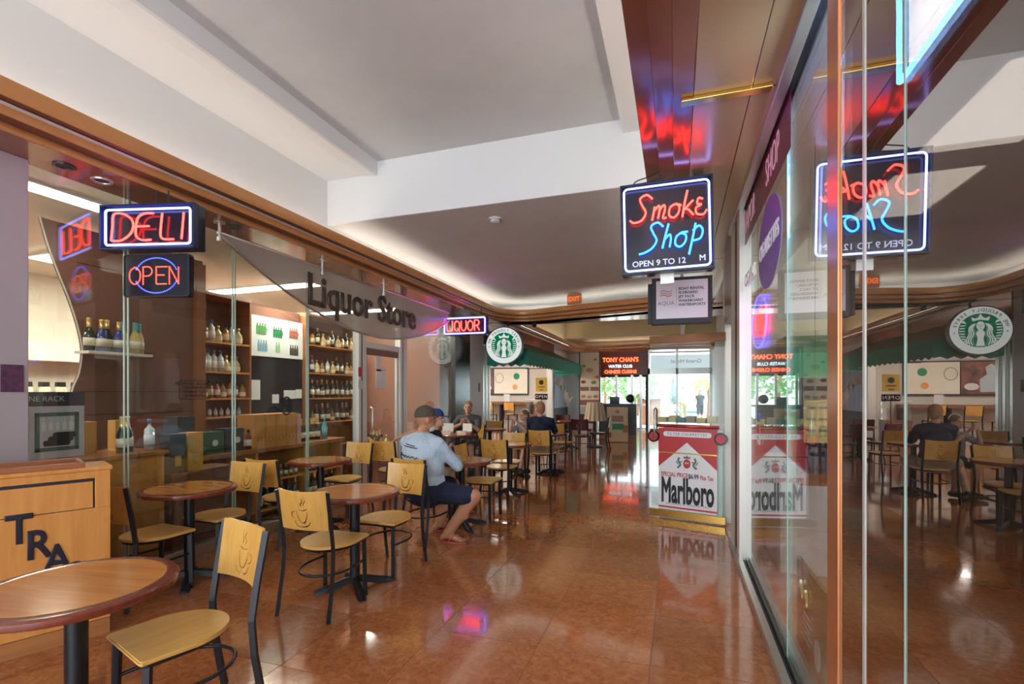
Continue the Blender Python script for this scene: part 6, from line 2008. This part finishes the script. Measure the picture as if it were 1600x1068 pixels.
# man in the pale blue long sleeved shirt, khaki cap, navy shorts
m1 = person('man in pale blue long sleeved shirt, brown cap and navy shorts, seated with back turned', (-2.46, 4.50, 0),
            dict(pelvis=(-2.47, 4.48, .56), chest=(-2.46, 4.47, .95), neck=(-2.475, 4.52, 1.10), head=(-2.465, 4.57, 1.235),
                 shL=(-2.66, 4.52, 1.00), shR=(-2.27, 4.45, 1.00), elL=(-2.70, 4.74, .78), elR=(-2.13, 4.62, .76), wrL=(-2.48, 4.92, .80), wrR=(-2.26, 4.88, .80),
                 hipL=(-2.54, 4.56, .52), hipR=(-2.38, 4.45, .52), knL=(-2.36, 5.0, .49), knR=(-1.90, 4.50, .49), anL=(-2.46, 4.86, .085), anR=(-2.20, 4.52, .085)),
            SK1, cloth('pale_blue_cotton', (.46, .56, .66)), cloth('navy_cotton', (.009, .013, .040)), cap=cloth('brown_cap', (.085, .065, .05)),
            sleeve=1.95, leg_len=.86, girth=1.42, k=1.04, face_yaw=math.radians(-38), shoe=('flip', mat('red_rubber', (.42, .07, .06), .5)), foot_dirs={'L': (.55, .8, 0), 'R': (1, .05, 0)}, beard=mat('white_beard', (.65, .62, .58), .8))
# print on the back of the shirt, laid on its surface
shirt1 = [c for c in m1.children if c.name.startswith('shirt')][0]
def on_back(x, z):
    ok, loc, nrm, idx = shirt1.ray_cast(Vector((x, -1.5, z)), Vector((0, 1, 0)))
    return (loc + Vector((0, -.004, 0))) if ok else Vector((x, -.2, z))
for z, x0, x1 in ((1.005, -.115, .015), (.985, -.135, .045)):
    bm = NB(); tube(bm, [on_back(x0 + (x1 - x0) * i / 10, z - .020 * i / 10) for i in range(11)], .005, 4); obj('printed_line', bm, M['black_matte'], shirt1)
SCR = [(-.185, .865), (-.17, .905), (-.145, .915), (-.15, .885), (-.12, .90), (-.105, .875), (-.085, .895), (-.07, .872), (-.045, .89), (-.03, .868), (0, .885), (.02, .862), (.05, .875)]
bm = NB(); tube(bm, [on_back(p.x, p.y) for p in catmull([(a_, b_, 0) for a_, b_ in SCR], 4)], .0045, 4); obj('printed_script', bm, M['black_matte'], shirt1)
bm = NB(); tube(bm, [on_back(p.x, p.y) for p in catmull([(-.185, .86, 0), (-.15, .845, 0), (-.09, .84, 0), (-.02, .832, 0)], 5)], .008, 4); obj('printed_fish', bm, M['black_matte'], shirt1)

# person in black shirt and blue cap
person('person in black t-shirt and blue cap leaning an arm along a chair', (-2.95, 5.72, 0),
       dict(pelvis=(-3.0, 5.72, .55), chest=(-2.98, 5.72, .88), neck=(-2.96, 5.72, 1.03), head=(-2.93, 5.72, 1.175),
            shL=(-3.02, 5.90, .96), shR=(-2.98, 5.54, .96), elL=(-3.40, 5.92, .97), elR=(-2.80, 5.46, .80), wrL=(-3.64, 5.94, .89), wrR=(-2.60, 5.42, .77),
            hipL=(-2.98, 5.80, .52), hipR=(-2.98, 5.64, .52), knL=(-2.62, 5.86, .50), knR=(-2.62, 5.55, .50), anL=(-2.66, 5.9, .085), anR=(-2.70, 5.5, .085), hfL=(-.8, 0, -.6)),
       SK2, cloth('black_cotton', (.012, .012, .014)), cloth('khaki_cotton', (.30, .22, .14)), hair=mat('brown_hair', (.10, .06, .035), .8), cap=cloth('blue_cap', (.02, .05, .22)), sleeve=.55, leg_len=.9, face_yaw=math.radians(-75), k=.95, shoe=('shoe', M['black_matte']))
# man in grey polo, facing the hall
person('man in grey polo and glasses at the takeout table, hands before his chest', (-3.84, 8.88, 0),
       dict(pelvis=(-3.84, 8.90, .56), chest=(-3.84, 8.84, .92), neck=(-3.84, 8.82, 1.07), head=(-3.83, 8.79, 1.215),
            shL=(-3.64, 8.84, 1.0), shR=(-4.04, 8.84, 1.0), elL=(-3.56, 8.64, .80), elR=(-4.10, 8.64, .82), wrL=(-3.70, 8.56, .92), wrR=(-3.86, 8.56, .92),
            hipL=(-3.75, 8.86, .52), hipR=(-3.93, 8.86, .52), knL=(-3.62, 8.42, .50), knR=(-4.0, 8.42, .50), anL=(-3.56, 8.40, .085), anR=(-4.0, 8.46, .085), hfL=(-.3, -.2, .9), hfR=(.3, -.2, .9)),
       SK2, cloth('charcoal_polo', (.07, .07, .085)), cloth('grey_shorts', (.10, .09, .09)), hair=mat('sandy_hair', (.30, .19, .11), .8), sleeve=.8, leg_len=.85, face_yaw=math.radians(195), shoe=('shoe', M['black_matte']))
# man in navy t-shirt, back to the viewer, head turned left
person('man in navy t-shirt and khaki shorts seated facing the girl', (-2.28, 8.42, 0),
       dict(pelvis=(-2.28, 8.42, .56), chest=(-2.28, 8.42, .93), neck=(-2.29, 8.45, 1.08), head=(-2.31, 8.47, 1.22),
            shL=(-2.48, 8.44, 1.0), shR=(-2.09, 8.42, 1.0), elL=(-2.54, 8.66, .80), elR=(-2.05, 8.62, .78), wrL=(-2.40, 8.84, .80), wrR=(-2.16, 8.82, .80),
            hipL=(-2.37, 8.46, .52), hipR=(-2.19, 8.46, .52), knL=(-2.66, 8.72, .50), knR=(-2.10, 8.86, .50), anL=(-2.68, 8.50, .085), anR=(-2.08, 8.70, .085)),
       SK2, cloth('navy_tshirt', (.009, .014, .045)), cloth('khaki_shorts', (.34, .25, .15)), hair=mat('reddish_blond_hair', (.38, .19, .09), .8), sleeve=.8, leg_len=.9, girth=1.12, face_yaw=math.radians(52), shoe=('shoe', M['black_matte']))
# girl drinking
gcup = person('girl with headband drinking from a cup, seated by the man in navy', (-2.72, 9.02, 0),
       dict(pelvis=(-2.72, 9.04, .53), chest=(-2.72, 9.0, .80), neck=(-2.73, 8.98, .93), head=(-2.74, 8.96, 1.07),
            shL=(-2.60, 8.98, .87), shR=(-2.86, 8.98, .87), elL=(-2.64, 8.78, .78), elR=(-2.98, 8.84, .78), wrL=(-2.82, 8.78, .96), wrR=(-2.94, 8.82, .96),
            hipL=(-2.65, 9.0, .50), hipR=(-2.79, 9.0, .50), knL=(-2.62, 8.66, .48), knR=(-2.84, 8.66, .48), anL=(-2.62, 8.72, .085), anR=(-2.84, 8.72, .085), hfL=(-.5, 0, .6), hfR=(.2, 0, .8)),
       SK2, mat('patterned_blouse', (.50, .48, .50), .8, noise=(40, 2), col2=(.05, .05, .07)), cloth('dark_skirt', (.05, .05, .07)), hair=mat('brown_girl_hair', (.16, .08, .04), .7), hair_long=True, sleeve=.7, leg_len=.9, k=.86, face_yaw=math.radians(140), shoe=('shoe', M['black_matte']))
bm = NB(); tube(bm, [Vector((-2.74, 8.965, 1.12)) - V3(-2.72, 9.02, 0) + V3(math.cos(a) * .078, 0, math.sin(a) * .078) for a in [PI * i / 14 for i in range(15)]], .007, 6)
obj('headband', bm, M['paper'], gcup, smooth=True)
dc = thing('drink_cup', 'pink paper cup held up by the girl', 'cup', (-2.87, 8.75, .975))
bm = NB(); lathe(bm, [(0, 0), (.026, 0), (.036, .09), (.033, .09), (.024, .006), (0, .006)], 16); obj('cup_body', bm, mat('pink_cup', (.70, .40, .34), .5), dc, smooth='auto')
# walkers on the terrace
person('man in white shirt walking on the sunny terrace', (.30, 25.0, -.02),
       dict(pelvis=(.30, 25, .95), chest=(.30, 25, 1.32), neck=(.30, 25, 1.47), head=(.31, 25, 1.62), shL=(.12, 25, 1.41), shR=(.48, 25, 1.41), elL=(.08, 25, 1.14), elR=(.55, 25, 1.15), wrL=(.10, 24.85, .95), wrR=(.60, 24.8, 1.0),
            hipL=(.22, 25, .92), hipR=(.38, 25, .92), knL=(.20, 24.85, .52), knR=(.40, 25.1, .52), anL=(.20, 24.9, .085), anR=(.42, 25.3, .1)),
       SK2, cloth('white_linen', (.62, .60, .55)), cloth('tan_trousers', (.45, .36, .22)), hair=mat('dark_hair', (.05, .035, .03), .8), sleeve=.8, leg_len=1.9, face_yaw=PI, shoe=('shoe', M['black_matte']))
person('woman in dark dress walking on the sunny terrace', (1.06, 25.0, -.02),
       dict(pelvis=(1.06, 25, .90), chest=(1.06, 25, 1.22), neck=(1.06, 25, 1.36), head=(1.06, 25, 1.50), shL=(.91, 25, 1.30), shR=(1.21, 25, 1.30), elL=(.84, 25, 1.06), elR=(1.28, 25, 1.06), wrL=(.86, 24.85, .86), wrR=(1.27, 24.85, .86),
            hipL=(.99, 25, .86), hipR=(1.13, 25, .86), knL=(.98, 24.9, .48), knR=(1.14, 25.1, .48), anL=(.98, 24.95, .085), anR=(1.15, 25.25, .1)),
       SK2, cloth('dark_dress', (.05, .055, .07)), cloth('dark_skirt_cloth', (.05, .055, .07)), hair=mat('long_dark_hair', (.04, .028, .02), .8), hair_long=True, sleeve=.2, leg_len=.95, k=.92, face_yaw=PI, shoe=('shoe', M['black_matte']))
